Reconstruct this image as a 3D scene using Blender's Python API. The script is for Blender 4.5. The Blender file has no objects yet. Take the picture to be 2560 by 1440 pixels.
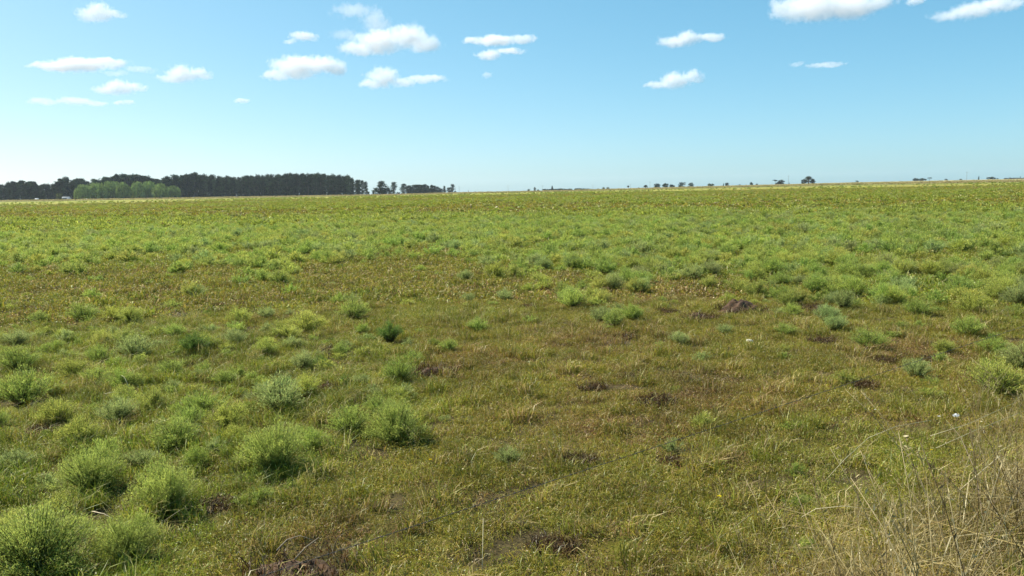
import bpy, bmesh, math, random
import numpy as np
from mathutils import Matrix, Vector, Euler

rad = math.radians
SC = bpy.context.scene
COL = SC.collection

# ------------------------------------------------------------------ camera
CAM_H, PITCH, ROLL, F = 2.3, 6.78, -1.17, 2089.0          # F in pixels of the 2560 wide photo
cam_d = bpy.data.cameras.new("camera")
cam_d.sensor_width = 36.0
cam_d.lens = 36.0 * F / 2560.0
cam_d.clip_start, cam_d.clip_end = 0.05, 40000.0
cam = bpy.data.objects.new("camera", cam_d)
COL.objects.link(cam)
cam.location = (0, 0, CAM_H)
RM = (Matrix.Rotation(rad(90 - PITCH), 3, 'X') @ Matrix.Rotation(rad(ROLL), 3, 'Z'))
cam.rotation_euler = RM.to_euler()
SC.camera = cam
RN = np.array(RM)

# ------------------------------------------------------------------ daylight
SUN_AZ, SUN_EL = -60.0, 45.0           # azimuth from the view direction, minus = to the left
world = bpy.data.worlds.new("World")
SC.world = world
world.use_nodes = True
wn, wl = world.node_tree.nodes, world.node_tree.links
wn.clear()
w_out = wn.new('ShaderNodeOutputWorld'); w_bg = wn.new('ShaderNodeBackground'); w_sky = wn.new('ShaderNodeTexSky')
w_sky.sky_type = 'NISHITA'; w_sky.sun_disc = False
w_sky.sun_elevation = rad(SUN_EL); w_sky.sun_rotation = rad(SUN_AZ)
w_sky.altitude = 0; w_sky.air_density = 0.6; w_sky.dust_density = 0.8; w_sky.ozone_density = 3.0
w_bg.inputs['Strength'].default_value = 0.1
w_sep = wn.new('ShaderNodeSeparateColor'); w_com = wn.new('ShaderNodeCombineColor')
wl.new(w_sky.outputs[0], w_sep.inputs[0]); wl.new(w_com.outputs[0], w_bg.inputs[0])
for ch, (pw, gain) in enumerate(((.97, 1.35), (.65, 1.34), (.55, 1.283))):      # the soft shoulder of the camera's sky blue, per channel
    w_a = wn.new('ShaderNodeMath'); w_a.operation = 'MULTIPLY'; w_a.inputs[1].default_value = .1
    w_b = wn.new('ShaderNodeMath'); w_b.operation = 'POWER'; w_b.inputs[1].default_value = pw
    w_c = wn.new('ShaderNodeMath'); w_c.operation = 'MULTIPLY'; w_c.inputs[1].default_value = gain * 5.0
    wl.new(w_sep.outputs[ch], w_a.inputs[0]); wl.new(w_a.outputs[0], w_b.inputs[0]); wl.new(w_b.outputs[0], w_c.inputs[0]); wl.new(w_c.outputs[0], w_com.inputs[ch])
wl.new(w_bg.outputs[0], w_out.inputs[0])
sun_d = bpy.data.lights.new("sun", 'SUN')
sun_d.energy = 5.0; sun_d.angle = rad(0.5); sun_d.color = (1.0, 0.95, 0.86)
sun = bpy.data.objects.new("sun", sun_d); COL.objects.link(sun)
to_sun = Vector((math.sin(rad(SUN_AZ)) * math.cos(rad(SUN_EL)), math.cos(rad(SUN_AZ)) * math.cos(rad(SUN_EL)), math.sin(rad(SUN_EL))))
sun.rotation_euler = to_sun.to_track_quat('Z', 'Y').to_euler()
sun.location = (-30, 10, 40)
SC.view_settings.view_transform = 'Standard'; SC.view_settings.look = 'None'
SC.view_settings.gamma = 1.0; SC.view_settings.use_curve_mapping = False
SC.view_settings.exposure = 1.0
cy = SC.cycles
cy.max_bounces = 20; cy.diffuse_bounces = 3; cy.transmission_bounces = 3; cy.volume_bounces = 20
cy.transparent_max_bounces = 8; cy.caustics_reflective = False; cy.caustics_refractive = False
cy.use_denoising = True; cy.use_adaptive_sampling = True; cy.adaptive_threshold = 0.02
cy.sample_clamp_indirect = 8.0
cy.volume_step_rate = 1.0; cy.volume_max_steps = 256

# ------------------------------------------------------------------ helpers
def ray(px, py):
    """world direction through a pixel of the photograph (arrays allowed)"""
    v = np.stack([np.asarray(px, float) - 1280.0, 720.0 - np.asarray(py, float), -F * np.ones_like(np.asarray(px, float))], -1)
    return v @ RN.T

def to_px(x, y, z=0.0):
    p = np.stack([np.asarray(x, float), np.asarray(y, float), np.asarray(z, float) + np.zeros_like(np.asarray(x, float)) - CAM_H], -1) @ RN
    return 1280.0 - p[..., 0] * F / p[..., 2], 720.0 + p[..., 1] * F / p[..., 2]

def _hash(i, j, s):
    n = np.sin(i * 127.1 + j * 311.7 + s * 74.7) * 43758.5453
    return n - np.floor(n)
def vnoise(x, y, s=0):
    x = np.asarray(x, float); y = np.asarray(y, float)
    i, j = np.floor(x), np.floor(y); u, v = x - i, y - j
    u = u * u * (3 - 2 * u); v = v * v * (3 - 2 * v)
    a, b = _hash(i, j, s), _hash(i + 1, j, s); c, d = _hash(i, j + 1, s), _hash(i + 1, j + 1, s)
    return (a * (1 - u) + b * u) * (1 - v) + (c * (1 - u) + d * u) * v
def fbm(x, y, s=0, o=3):
    t, a, n = 0.0, 1.0, 0.0
    for k in range(o):
        t = t + a * vnoise(np.asarray(x) * 2 ** k, np.asarray(y) * 2 ** k, s + k * 7); n += a; a *= 0.5
    return t / n
def sstep(a, b, x):
    t = np.clip((np.asarray(x, float) - a) / (b - a), 0, 1); return t * t * (3 - 2 * t)

# skyline of the ground, as seen: pixel column -> pixel row, turned into an angle below eye level per azimuth
_sx = np.array([-500, 0, 500, 980, 1150, 1300, 1400, 1800, 2160, 2560, 3000], float)
_sy = np.array([510, 501.5, 493.7, 486, 481, 478, 476, 464.5, 455, 446.8, 438], float)
_r = ray(_sx, _sy)
SK_AZ = np.arctan2(_r[:, 0], _r[:, 1]); SK_TH = -_r[:, 2] / np.hypot(_r[:, 0], _r[:, 1])
RIDGE = 900.0
def ground_z(x, y):
    x = np.asarray(x, float); y = np.asarray(y, float)
    r = np.hypot(x, y); th = np.interp(np.arctan2(x, y), SK_AZ, SK_TH)
    z1 = CAM_H - RIDGE * th
    z = z1 * sstep(250, RIDGE, r)
    z = np.where(r > RIDGE, CAM_H - r * th - 0.003 * (r - RIDGE), z)
    near = 1 - sstep(60, 160, r)
    z = z + near * (0.10 * (fbm(x * .35, y * .35, 3) - .5) + 0.05 * (fbm(x * 1.8, y * 1.8, 5) - .5) + 0.035 * (fbm(x * 6, y * 6, 9, 2) - .5))
    # the road bank rises at the lower right, towards the camera
    z = z + 0.38 * sstep(1.0, 4.2, x - 0.55 * (y - 4.2)) * (1 - sstep(5.0, 8.5, y)) 
    return z
def at(px, py, z=0.0):
    """point on the ground seen at a pixel"""
    d = ray(px, py); t = (z - CAM_H) / d[2]; x, y = d[0] * t, d[1] * t
    for _ in range(4):
        zz = float(ground_z(x, y)); t = (zz - CAM_H) / d[2]; x, y = d[0] * t, d[1] * t
    return x, y, zz

def tag(o, label=None, cat=None, group=None, kind=None):
    if label: o['label'] = label
    if cat: o['category'] = cat
    if group: o['group'] = group
    if kind: o['kind'] = kind
    return o
def link(o, parent=None, loc=None, rz=None, scale=None):
    COL.objects.link(o)
    if parent: o.parent = parent
    if loc is not None: o.location = loc
    if rz is not None: o.rotation_euler = (0, 0, rz)
    if scale is not None: o.scale = scale if hasattr(scale, '__len__') else (scale,) * 3
    return o
def empty(name, loc, rz=0.0, scale=None):
    o = bpy.data.objects.new(name, None); o.empty_display_size = 0.2
    return link(o, None, loc, rz, scale)

class MB:
    """collects triangles and quads with a colour per vertex"""
    def __init__(s): s.v, s.f, s.c, s.n = [], [], [], 0
    def add(s, V, Fc, C):
        V = np.asarray(V, float).reshape(-1, 3); C = np.asarray(C, float)
        if C.ndim == 1: C = np.tile(C, (len(V), 1))
        s.v.append(V); s.c.append(C); s.f.append((np.asarray(Fc, int) + s.n)); s.n += len(V)
    def strips(s, P0, P1, P2, W, C0, C1):
        """curved blades: base P0, middle P1, tip P2 (n,3), side vector W (n,3), base and tip colours"""
        n = len(P0)
        V = np.stack([P0 - W, P0 + W, P1 - W * .8, P1 + W * .8, P2], 1).reshape(-1, 3)
        Cm = (C0 + C1) / 2
        Cc = np.stack([C0, C0, Cm, Cm, C1], 1).reshape(-1, 3)
        b = np.arange(n)[:, None] * 5
        s.add(V, b + np.array([[0, 1, 3]]), Cc); k = s.n - len(V)
        s.f.append(b + np.array([[0, 3, 2]]) + k); s.f.append(b + np.array([[2, 3, 4]]) + k)
    def leaves(s, P, D, W, C):
        """flat lens-shaped leaves: start P, length vector D, half-width vector W"""
        n = len(P)
        V = np.stack([P, P + D * .5 + W, P + D, P + D * .5 - W], 1).reshape(-1, 3)
        b = np.arange(n)[:, None] * 4
        s.add(V, b + np.array([[0, 1, 2]]), np.repeat(C, 4, 0)); k = s.n - len(V)
        s.f.append(b + np.array([[0, 2, 3]]) + k)
    def tube(s, pts, rads, col, sides=5):
        pts = np.asarray(pts, float); n = len(pts); V = []
        for i, p in enumerate(pts):
            t = pts[min(i + 1, n - 1)] - pts[max(i - 1, 0)]; t = t / (np.linalg.norm(t) + 1e-9)
            a = np.cross(t, [0, 0, 1.0] if abs(t[2]) < .9 else [1.0, 0, 0]); a /= np.linalg.norm(a); b = np.cross(t, a)
            for q in range(sides):
                g = 2 * math.pi * q / sides; V.append(p + rads[i] * (math.cos(g) * a + math.sin(g) * b))
        Fc = []
        for i in range(n - 1):
            for q in range(sides):
                a0, a1, b0, b1 = i * sides + q, i * sides + (q + 1) % sides, (i + 1) * sides + q, (i + 1) * sides + (q + 1) % sides
                Fc += [[a0, a1, b1], [a0, b1, b0]]
        for q in range(1, sides - 1):
            Fc.append([(n - 1) * sides, (n - 1) * sides + q, (n - 1) * sides + q + 1]); Fc.append([0, q + 1, q])
        s.add(V, Fc, col)
    def box(s, lo, hi, col):
        x0, y0, z0 = lo; x1, y1, z1 = hi
        V = [(x0,y0,z0),(x1,y0,z0),(x1,y1,z0),(x0,y1,z0),(x0,y0,z1),(x1,y0,z1),(x1,y1,z1),(x0,y1,z1)]
        q = [(0,3,2,1),(4,5,6,7),(0,1,5,4),(1,2,6,5),(2,3,7,6),(3,0,4,7)]
        s.add(V, [t for a,b,c,d in q for t in ((a,b,c),(a,c,d))], col)
    def mesh(s, name, mat):
        V = np.concatenate(s.v); Fc = np.concatenate(s.f); C = np.concatenate(s.c)
        me = bpy.data.meshes.new(name)
        me.vertices.add(len(V)); me.vertices.foreach_set('co', V.astype(np.float32).ravel())
        me.loops.add(Fc.size); me.loops.foreach_set('vertex_index', Fc.astype(np.int32).ravel())
        me.polygons.add(len(Fc)); me.polygons.foreach_set('loop_start', (np.arange(len(Fc)) * 3).astype(np.int32))
        at_ = me.color_attributes.new('tone', 'FLOAT_COLOR', 'POINT')
        at_.data.foreach_set('color', np.concatenate([C, np.ones((len(C), 1))], 1).astype(np.float32).ravel())
        me.update(calc_edges=True); me.materials.append(mat)
        return me
    def build(s, name, mat, parent=None, loc=None, rz=None):
        return link(bpy.data.objects.new(name, s.mesh(name, mat)), parent, loc, rz)

# ------------------------------------------------------------------ materials
def new_mat(name):
    m = bpy.data.materials.new(name); m.use_nodes = True
    m.node_tree.nodes.clear(); return m, m.node_tree.nodes, m.node_tree.links
def mixc(nodes, links, kind, a, b, fac=1.0):
    n = nodes.new('ShaderNodeMix'); n.data_type = 'RGBA'; n.blend_type = kind; n.clamp_result = False
    for k, v in ((0, fac), (6, a), (7, b)):
        if hasattr(v, 'is_linked'): links.new(v, n.inputs[k])
        else: n.inputs[k].default_value = v if k == 0 else (*v, 1) if len(v) == 3 else v
    return n.outputs[2]
def leaf_material(name, translucent=0.35, vary=0.35, nscale=1.3, gloss=0.12, use_tint=True):
    m, N, L = new_mat(name)
    out = N.new('ShaderNodeOutputMaterial')
    tone = N.new('ShaderNodeAttribute'); tone.attribute_name = 'tone'
    c = tone.outputs['Color']
    if use_tint:
        ti = N.new('ShaderNodeAttribute'); ti.attribute_type = 'INSTANCER'; ti.attribute_name = 'tint'
        c = mixc(N, L, 'MULTIPLY', c, ti.outputs['Color'])
    geo = N.new('ShaderNodeNewGeometry')
    no = N.new('ShaderNodeTexNoise'); no.inputs['Scale'].default_value = nscale; no.inputs['Detail'].default_value = 2
    L.new(geo.outputs['Position'], no.inputs['Vector'])
    mr = N.new('ShaderNodeMapRange'); mr.inputs[1].default_value = .3; mr.inputs[2].default_value = .7
    mr.inputs[3].default_value = 1 - vary; mr.inputs[4].default_value = 1 + vary
    L.new(no.outputs[0], mr.inputs[0])
    vm = N.new('ShaderNodeVectorMath'); vm.operation = 'SCALE'
    L.new(c, vm.inputs[0]); L.new(mr.outputs[0], vm.inputs['Scale'])
    d = N.new('ShaderNodeBsdfDiffuse'); t = N.new('ShaderNodeBsdfTranslucent'); mx = N.new('ShaderNodeMixShader')
    L.new(vm.outputs[0], d.inputs[0]); L.new(vm.outputs[0], t.inputs[0])
    mx.inputs[0].default_value = translucent
    L.new(d.outputs[0], mx.inputs[1]); L.new(t.outputs[0], mx.inputs[2])
    last = mx.outputs[0]
    if gloss:
        g = N.new('ShaderNodeBsdfGlossy'); g.inputs['Roughness'].default_value = .45; g.inputs['Color'].default_value = (.9, .95, .8, 1)
        m2 = N.new('ShaderNodeMixShader'); m2.inputs[0].default_value = gloss * .5
        L.new(last, m2.inputs[1]); L.new(g.outputs[0], m2.inputs[2]); last = m2.outputs[0]
    L.new(last, out.inputs[0])
    return m
def solid_material(name, rough=.8, vary=.3, nscale=3.0, bump=0.0, metal=0.0):
    m, N, L = new_mat(name)
    out = N.new('ShaderNodeOutputMaterial'); p = N.new('ShaderNodeBsdfPrincipled')
    tone = N.new('ShaderNodeAttribute'); tone.attribute_name = 'tone'
    tc = N.new('ShaderNodeTexCoord'); no = N.new('ShaderNodeTexNoise'); no.inputs['Scale'].default_value = nscale; no.inputs['Detail'].default_value = 6
    L.new(tc.outputs['Object'], no.inputs['Vector'])
    mr = N.new('ShaderNodeMapRange'); mr.inputs[1].default_value = .3; mr.inputs[2].default_value = .7
    mr.inputs[3].default_value = 1 - vary; mr.inputs[4].default_value = 1 + vary
    L.new(no.outputs[0], mr.inputs[0])
    vm = N.new('ShaderNodeVectorMath'); vm.operation = 'SCALE'
    L.new(tone.outputs['Color'], vm.inputs[0]); L.new(mr.outputs[0], vm.inputs['Scale'])
    L.new(vm.outputs[0], p.inputs['Base Color'])
    p.inputs['Roughness'].default_value = rough; p.inputs['Metallic'].default_value = metal
    if bump:
        b = N.new('ShaderNodeBump'); b.inputs['Strength'].default_value = bump; b.inputs['Distance'].default_value = .02
        L.new(no.outputs[0], b.inputs['Height']); L.new(b.outputs[0], p.inputs['Normal'])
    L.new(p.outputs[0], out.inputs[0])
    return m
M_GRASS = leaf_material('grass_blades', .40, .22, .8, .05)
M_SHRUB = leaf_material('shrub_leaves', .5, .12, 6.0, .03)
M_TREE = leaf_material('tree_leaves', .15, .35, .25, 0)
M_BARK = solid_material('bark', .9, .3, 2.0)
M_SOIL = solid_material('dark_soil', .95, .5, 14.0, .8)
M_STONE = solid_material('pale_stone', .8, .15, 20.0, .4)
M_METAL = solid_material('rusty_wire', .6, .3, 60.0, 0, .5)
M_PAINT = solid_material('plaster', .8, .08, 2.0)

# ------------------------------------------------------------------ zones of the field (what grows where)
BROWN_BLOBS = [(1750,1000,330,60),(1500,1070,260,40),(1180,900,150,40),(1500,860,200,40),(800,1330,160,50),(1600,720,250,30),(2350,880,200,50)]
def band_w(px, py):
    """weight of the dense yellow-green shrub band, in the photo's rows and columns"""
    top = np.interp(px, [-400, 0, 600, 900, 1300, 1700, 2560, 3000], [548, 546, 542, 540, 535, 528, 512, 505])
    bot = np.interp(px, [-400, 0, 400, 700, 900, 1050, 1150, 1300, 1500, 1900, 2150, 2560, 3000], [690, 680, 675, 690, 655, 625, 640, 690, 720, 740, 790, 850, 870])
    h = np.maximum(bot - top, 1)
    return sstep(0, .08, (py - top) / h) * (1 - .75 * sstep(.72, 1.0, (py - top) / h) - .25 * sstep(1.0, 1.35, (py - top) / h))
def fore_w(px, py):
    """weight of the loose scatter of bushes in the left foreground"""
    lim = np.interp(py, [780, 850, 950, 1050, 1150, 1250, 1440, 1700], [200, 1000, 1050, 1120, 900, 620, 420, 300])
    return sstep(770, 860, py) * (1 - sstep(-60, 90, px - lim))
def straw_w(px, py):
    a = sstep(0, 420, (py - 1170) + (px - 2120) * .45) * sstep(1500, 2050, px)
    b = sstep(0, 200, (px - 2250) * .4 + (py - 1010)) * sstep(2200, 2420, px) * .35
    return np.clip(np.maximum(a, b), 0, 1)
def brown_w(px, py):
    w = np.zeros_like(np.asarray(px, float))
    for cx, cy_, rx, ry in BROWN_BLOBS:
        w = np.maximum(w, np.exp(-(((px - cx) / rx) ** 2 + ((py - cy_) / ry) ** 2)))
    return w

# ------------------------------------------------------------------ the ground, one sheet out to the skyline
OLIVE = np.array([.165, .150, .022]); BROWN = np.array([.13, .10, .035]); SHRUBC = np.array([.20, .235, .03])
STRAW = np.array([.36, .31, .17]); DARKG = np.array([.085, .10, .03])
def ground_tone(x, y):
    px, py = to_px(x, y); r = np.hypot(x, y)
    n1 = fbm(x * .05, y * .025, 21); n2 = fbm(x * .22, y * .12, 31); n3 = fbm(x * 1.3, y * 1.3, 41)
    ahead = y > 1.0
    w = np.where(ahead, band_w(px, py), 0)[..., None]
    br = np.where(ahead, brown_w(px, py), 0)[..., None]
    st = np.where(ahead, straw_w(px, py), 0)[..., None]
    c = OLIVE * (1 - br * .6) + BROWN * br * .6
    c = c * (1 - .5 * w) + SHRUBC * .5 * w
    far = sstep(70, 130, r)[..., None]
    streak = sstep(.44, .60, .5 * n1 + .5 * fbm(x * .018, y * .05, 77))[..., None]
    fc = 1.2 * (np.array([.19, .17, .032])) * (1 - streak) + 1.12 * np.array([.225, .235, .030]) * streak
    fc = fc * (.82 + .36 * n2[..., None])
    c = c * (1 - far) + fc * far
    c = c * (1 - st * .35) + STRAW * .55 * st * .35
    bare = np.clip(sstep(.57, .63, fbm(x * 1.6, y * 1.6, 81)) + .6 * sstep(.6, .75, n3), 0, 1)[..., None] * (1 - sstep(25, 60, r)[..., None])
    c = c * (1 - .8 * bare) + np.array([.095, .068, .038]) * .8 * bare
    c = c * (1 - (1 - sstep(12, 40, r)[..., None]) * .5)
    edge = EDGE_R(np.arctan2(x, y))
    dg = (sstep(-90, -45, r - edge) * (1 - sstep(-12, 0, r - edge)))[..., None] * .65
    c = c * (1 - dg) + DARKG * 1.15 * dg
    v = sstep(0, 10, r - edge)[..., None]
    vc = STRAW * (.8 + .35 * n2[..., None])
    c = c * (1 - v) + vc * v
    return c
def EDGE_R(az):   # the far edge of the field, where the pale verge begins
    return np.interp(az, [-.6, -.3, 0, .3, .6], [640, 620, 590, 520, 470])
rings = np.concatenate([[0.0], np.geomspace(1.2, 3000, 420)])
azs = np.concatenate([np.linspace(-.75, .75, 520), np.linspace(.75, 2 * math.pi - .75, 90)[1:-1]])
RR, AA = np.meshgrid(rings, azs, indexing='ij')
GX, GY = RR * np.sin(AA), RR * np.cos(AA); GZ = ground_z(GX, GY)
nr, na = RR.shape
ii, jj = np.meshgrid(np.arange(nr - 1), np.arange(na), indexing='ij')
a = ii * na + jj; b = ii * na + (jj + 1) % na; c_ = (ii + 1) * na + (jj + 1) % na; d_ = (ii + 1) * na + jj
gf = np.stack([a, b, c_, d_], -1).reshape(-1, 4)
me = bpy.data.meshes.new('field_ground')
me.vertices.add(nr * na); me.vertices.foreach_set('co', np.stack([GX, GY, GZ], -1).astype(np.float32).ravel())
me.loops.add(gf.size); me.loops.foreach_set('vertex_index', gf[:, ::-1].astype(np.int32).ravel())
me.polygons.add(len(gf)); me.polygons.foreach_set('loop_start', (np.arange(len(gf)) * 4).astype(np.int32))
me.polygons.foreach_set('use_smooth', np.ones(len(gf), bool))
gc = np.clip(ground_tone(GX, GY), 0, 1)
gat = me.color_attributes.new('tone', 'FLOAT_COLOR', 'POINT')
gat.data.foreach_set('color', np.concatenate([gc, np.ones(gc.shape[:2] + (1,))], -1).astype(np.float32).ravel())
me.update(calc_edges=True)
m, N, L = new_mat('field_ground')
out = N.new('ShaderNodeOutputMaterial'); p = N.new('ShaderNodeBsdfPrincipled'); p.inputs['Roughness'].default_value = 1; p.inputs['Specular IOR Level'].default_value = .1
tn = N.new('ShaderNodeAttribute'); tn.attribute_name = 'tone'; geo = N.new('ShaderNodeNewGeometry')
val = None
for sc_, lo, hi in ((9.0, .75, 1.25), (1.7, .72, 1.28), (.3, .85, 1.15)):
    no = N.new('ShaderNodeTexNoise'); no.inputs['Scale'].default_value = sc_; no.inputs['Detail'].default_value = 5; no.inputs['Roughness'].default_value = .65
    L.new(geo.outputs['Position'], no.inputs['Vector'])
    mr = N.new('ShaderNodeMapRange'); mr.inputs[1].default_value = .32; mr.inputs[2].default_value = .68; mr.inputs[3].default_value = lo; mr.inputs[4].default_value = hi
    L.new(no.outputs[0], mr.inputs[0])
    if val is None: val = mr.outputs[0]; hgt = no.outputs[0]
    else:
        mm = N.new('ShaderNodeMath'); mm.operation = 'MULTIPLY'; L.new(val, mm.inputs[0]); L.new(mr.outputs[0], mm.inputs[1]); val = mm.outputs[0]
        hg2 = no.outputs[0] if sc_ == 1.7 else hg2
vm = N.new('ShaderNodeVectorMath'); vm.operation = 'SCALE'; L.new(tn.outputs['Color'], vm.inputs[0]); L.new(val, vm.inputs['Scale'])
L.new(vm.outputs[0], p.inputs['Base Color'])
bp = N.new('ShaderNodeBump'); bp.inputs['Strength'].default_value = .9; bp.inputs['Distance'].default_value = .12
L.new(hg2, bp.inputs['Height']); L.new(bp.outputs[0], p.inputs['Normal'])
L.new(p.outputs[0], out.inputs[0])
me.materials.append(m)
tag(link(bpy.data.objects.new('field_ground', me)), 'olive and yellow green rough pasture running to the horizon', kind='structure')

# ------------------------------------------------------------------ air
m, N, L = new_mat('haze')
out = N.new('ShaderNodeOutputMaterial'); pv = N.new('ShaderNodeVolumePrincipled')
pv.inputs['Color'].default_value = (.72, .84, 1.0, 1); pv.inputs['Density'].default_value = HAZE = 0.000065; pv.inputs['Anisotropy'].default_value = .2
L.new(pv.outputs[0], out.inputs['Volume'])
hz = MB(); hz.box((-3050, -3050, -22), (3050, 3050, 34), (1, 1, 1))
tag(hz.build('haze', m), 'thin pale blue haze lying over the far field', kind='stuff')

# ------------------------------------------------------------------ clouds: billowing volumes high above the plain
def cloud(blobs, label, dens=1.0, edge=2.1, amp=1.75, alt=1050.0):
    B = np.array(blobs, float) * [1, 1, 1.1, 1.16]; cx, cy_ = B[:, 0].mean(), B[:, 1].mean()
    rc = ray(cx, cy_); az = math.atan2(rc[0], rc[1]); el = math.atan2(rc[2], math.hypot(rc[0], rc[1]))
    D = min(alt / math.tan(el), 11000.0); u = np.array([math.sin(az), math.cos(az), 0]); s_ = D / F
    o = np.array([0, 0, CAM_H]) + rc * D / (rc @ u)
    rt = np.array([math.cos(az), -math.sin(az), 0])
    m, N, L = new_mat('cloud_vapour')
    m.cycles.volume_step_rate = 0.5
    out = N.new('ShaderNodeOutputMaterial'); tc = N.new('ShaderNodeTexCoord'); obj_c = tc.outputs['Object']
    # billow the coordinates a little
    size = max(B[:, 2].mean(), 20) * s_
    n0 = N.new('ShaderNodeTexNoise'); n0.inputs['Scale'].default_value = 1.3 / size; n0.inputs['Detail'].default_value = 1
    L.new(obj_c, n0.inputs['Vector'])
    sb = N.new('ShaderNodeVectorMath'); sb.operation = 'SUBTRACT'; sb.inputs[1].default_value = (.5, .5, .5); L.new(n0.outputs['Color'], sb.inputs[0])
    ml = N.new('ShaderNodeVectorMath'); ml.operation = 'MULTIPLY'; ml.inputs[1].default_value = (size * .8, size * .8, size * .36); L.new(sb.outputs[0], ml.inputs[0])
    ad = N.new('ShaderNodeVectorMath'); L.new(obj_c, ad.inputs[0]); L.new(ml.outputs[0], ad.inputs[1])
    q = None; hull = []
    for bx, by, rx, ry in B:
        rb = ray(bx, by); P = np.array([0, 0, CAM_H]) + rb * D / (rb @ u) - o
        c = (P @ rt, (rnd.random() - .5) * rx * s_ * .5, P[2]); r = (rx * s_, max(rx * .6, ry) * s_, ry * s_)
        s1 = N.new('ShaderNodeVectorMath'); s1.operation = 'SUBTRACT'; s1.inputs[1].default_value = c; L.new(ad.outputs[0], s1.inputs[0])
        s2 = N.new('ShaderNodeVectorMath'); s2.operation = 'DIVIDE'; s2.inputs[1].default_value = r; L.new(s1.outputs[0], s2.inputs[0])
        s3 = N.new('ShaderNodeVectorMath'); s3.operation = 'LENGTH'; L.new(s2.outputs[0], s3.inputs[0])
        if q is None: q = s3.outputs['Value']
        else:
            mn = N.new('ShaderNodeMath'); mn.operation = 'SMOOTH_MIN'; mn.inputs[2].default_value = .35
            L.new(q, mn.inputs[0]); L.new(s3.outputs['Value'], mn.inputs[1]); q = mn.outputs[0]
        for _ in range(60):
            v = np.array([rnd.gauss(0, 1) for _ in range(3)]); v /= np.linalg.norm(v)
            hull.append(np.array(c) + v * np.array(r) * 1.65)
    no = N.new('ShaderNodeTexNoise'); no.inputs['Scale'].default_value = 3.6 / size; no.inputs['Detail'].default_value = 5; no.inputs['Roughness'].default_value = .68
    L.new(obj_c, no.inputs['Vector'])
    # density = clamp((1 - q + amp*(noise-.5)) * edge) * dens
    a1 = N.new('ShaderNodeMath'); a1.operation = 'MULTIPLY_ADD'; a1.inputs[1].default_value = amp; a1.inputs[2].default_value = 1 - amp * .50; L.new(no.outputs[0], a1.inputs[0])
    a2 = N.new('ShaderNodeMath'); a2.operation = 'SUBTRACT'; L.new(a1.outputs[0], a2.inputs[0]); L.new(q, a2.inputs[1])
    a3 = N.new('ShaderNodeMath'); a3.operation = 'MULTIPLY'; a3.use_clamp = True; a3.inputs[1].default_value = edge; L.new(a2.outputs[0], a3.inputs[0])
    a4 = N.new('ShaderNodeMath'); a4.operation = 'MULTIPLY'; a4.inputs[1].default_value = dens * 1.0 / (B[:, 3].max() * s_); L.new(a3.outputs[0], a4.inputs[0])
    vs = N.new('ShaderNodeVolumeScatter'); vs.inputs['Color'].default_value = (1, 1, 1, 1); vs.inputs['Anisotropy'].default_value = 0.0
    L.new(a4.outputs[0], vs.inputs['Density']); L.new(vs.outputs[0], out.inputs['Volume'])
    bm = bmesh.new()
    for v in hull: bm.verts.new(v)
    res = bmesh.ops.convex_hull(bm, input=bm.verts)
    bmesh.ops.delete(bm, geom=list({g for g in res['geom_interior'] + res['geom_unused'] if isinstance(g, bmesh.types.BMVert)}), context='VERTS')
    me = bpy.data.meshes.new('cloud'); bm.to_mesh(me); bm.free(); me.materials.append(m)
    ob = link(bpy.data.objects.new('cloud', me), None, tuple(o), -az)
    tag(ob, label, 'cloud', 'white clouds in the blue sky')
rnd = random.Random(4)
cloud([(222,38,26,15),(250,31,30,19),(283,33,26,8)], 'small bright cloud alone near the top left corner', 1)
cloud([(125,167,42,6),(170,163,45,12),(215,160,45,14),(270,156,42,10)], 'long flat bright cloud low on the far left', 1)
cloud([(262,226,26,7),(300,217,34,15),(335,216,28,9)], 'small tapering cloud just below the long flat one on the left', .9)
cloud([(428,196,30,8),(455,183,34,18),(500,184,26,13)], 'two humped cloud right of the long flat one on the left', 1)
cloud([(105,254,30,6),(190,254,38,7),(235,258,30,4)], 'faint thin streak of cloud lowest on the far left', .25, 3)
cloud([(300,257,16,4),(322,255,16,5)], 'tiny faint cloud speck right of the lowest left streak', .25, 3)
cloud([(350,174,34,7),(290,182,26,5)], 'faint wisp between the long flat cloud and the two humped cloud', .12, 3)
cloud([(605,252,18,5)], 'tiny faint cloud alone low in the left half of the sky', .3, 3)
cloud([(690,188,34,11),(740,170,55,24),(800,158,50,18),(845,167,24,20)], 'arched bright white cloud left of centre', 1.1)
cloud([(725,103,16,5),(760,92,34,10)], 'small slanted cloud above the arched one', .6)
cloud([(900,120,48,15),(950,105,60,25),(1020,93,55,26),(1060,105,40,22)], 'largest bright billowing cloud near the top middle', 1.1)
cloud([(858,84,34,14),(885,30,50,16),(940,52,34,28)], 'thin ragged wisps rising above the largest middle cloud', .42, 2, 1.9)
cloud([(930,210,34,9),(960,193,38,22),(1010,205,30,10),(1068,198,46,8)], 'peaked cloud with a thin tail on its right, low in the middle', 1)
cloud([(1180,103,25,7),(1240,100,50,11),(1312,98,30,10)], 'flat ragged cloud at the top right of centre', .7)
cloud([(1222,136,30,11),(1275,127,36,7)], 'small flat cloud just under the ragged one right of centre', .7)
cloud([(1218,187,12,7)], 'tiny faint puff alone below the two flat clouds of the centre', .3, 3)
cloud([(1685,103,36,12),(1722,94,32,15),(1780,95,34,8)], 'small cloud with a long right tip, upper of the pair on the right', .8)
cloud([(1645,212,34,7),(1690,199,38,18),(1735,190,25,15)], 'small wedge shaped cloud, lower of the pair on the right', .8)
cloud([(1965,25,34,22),(2030,12,75,30),(2120,10,75,26),(2195,0,40,16)], 'large grey white cloud cut by the top edge on the right', 1)
cloud([(2290,2,20,8)], 'small cloud scrap at the top edge between the two big right ones', .5)
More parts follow.
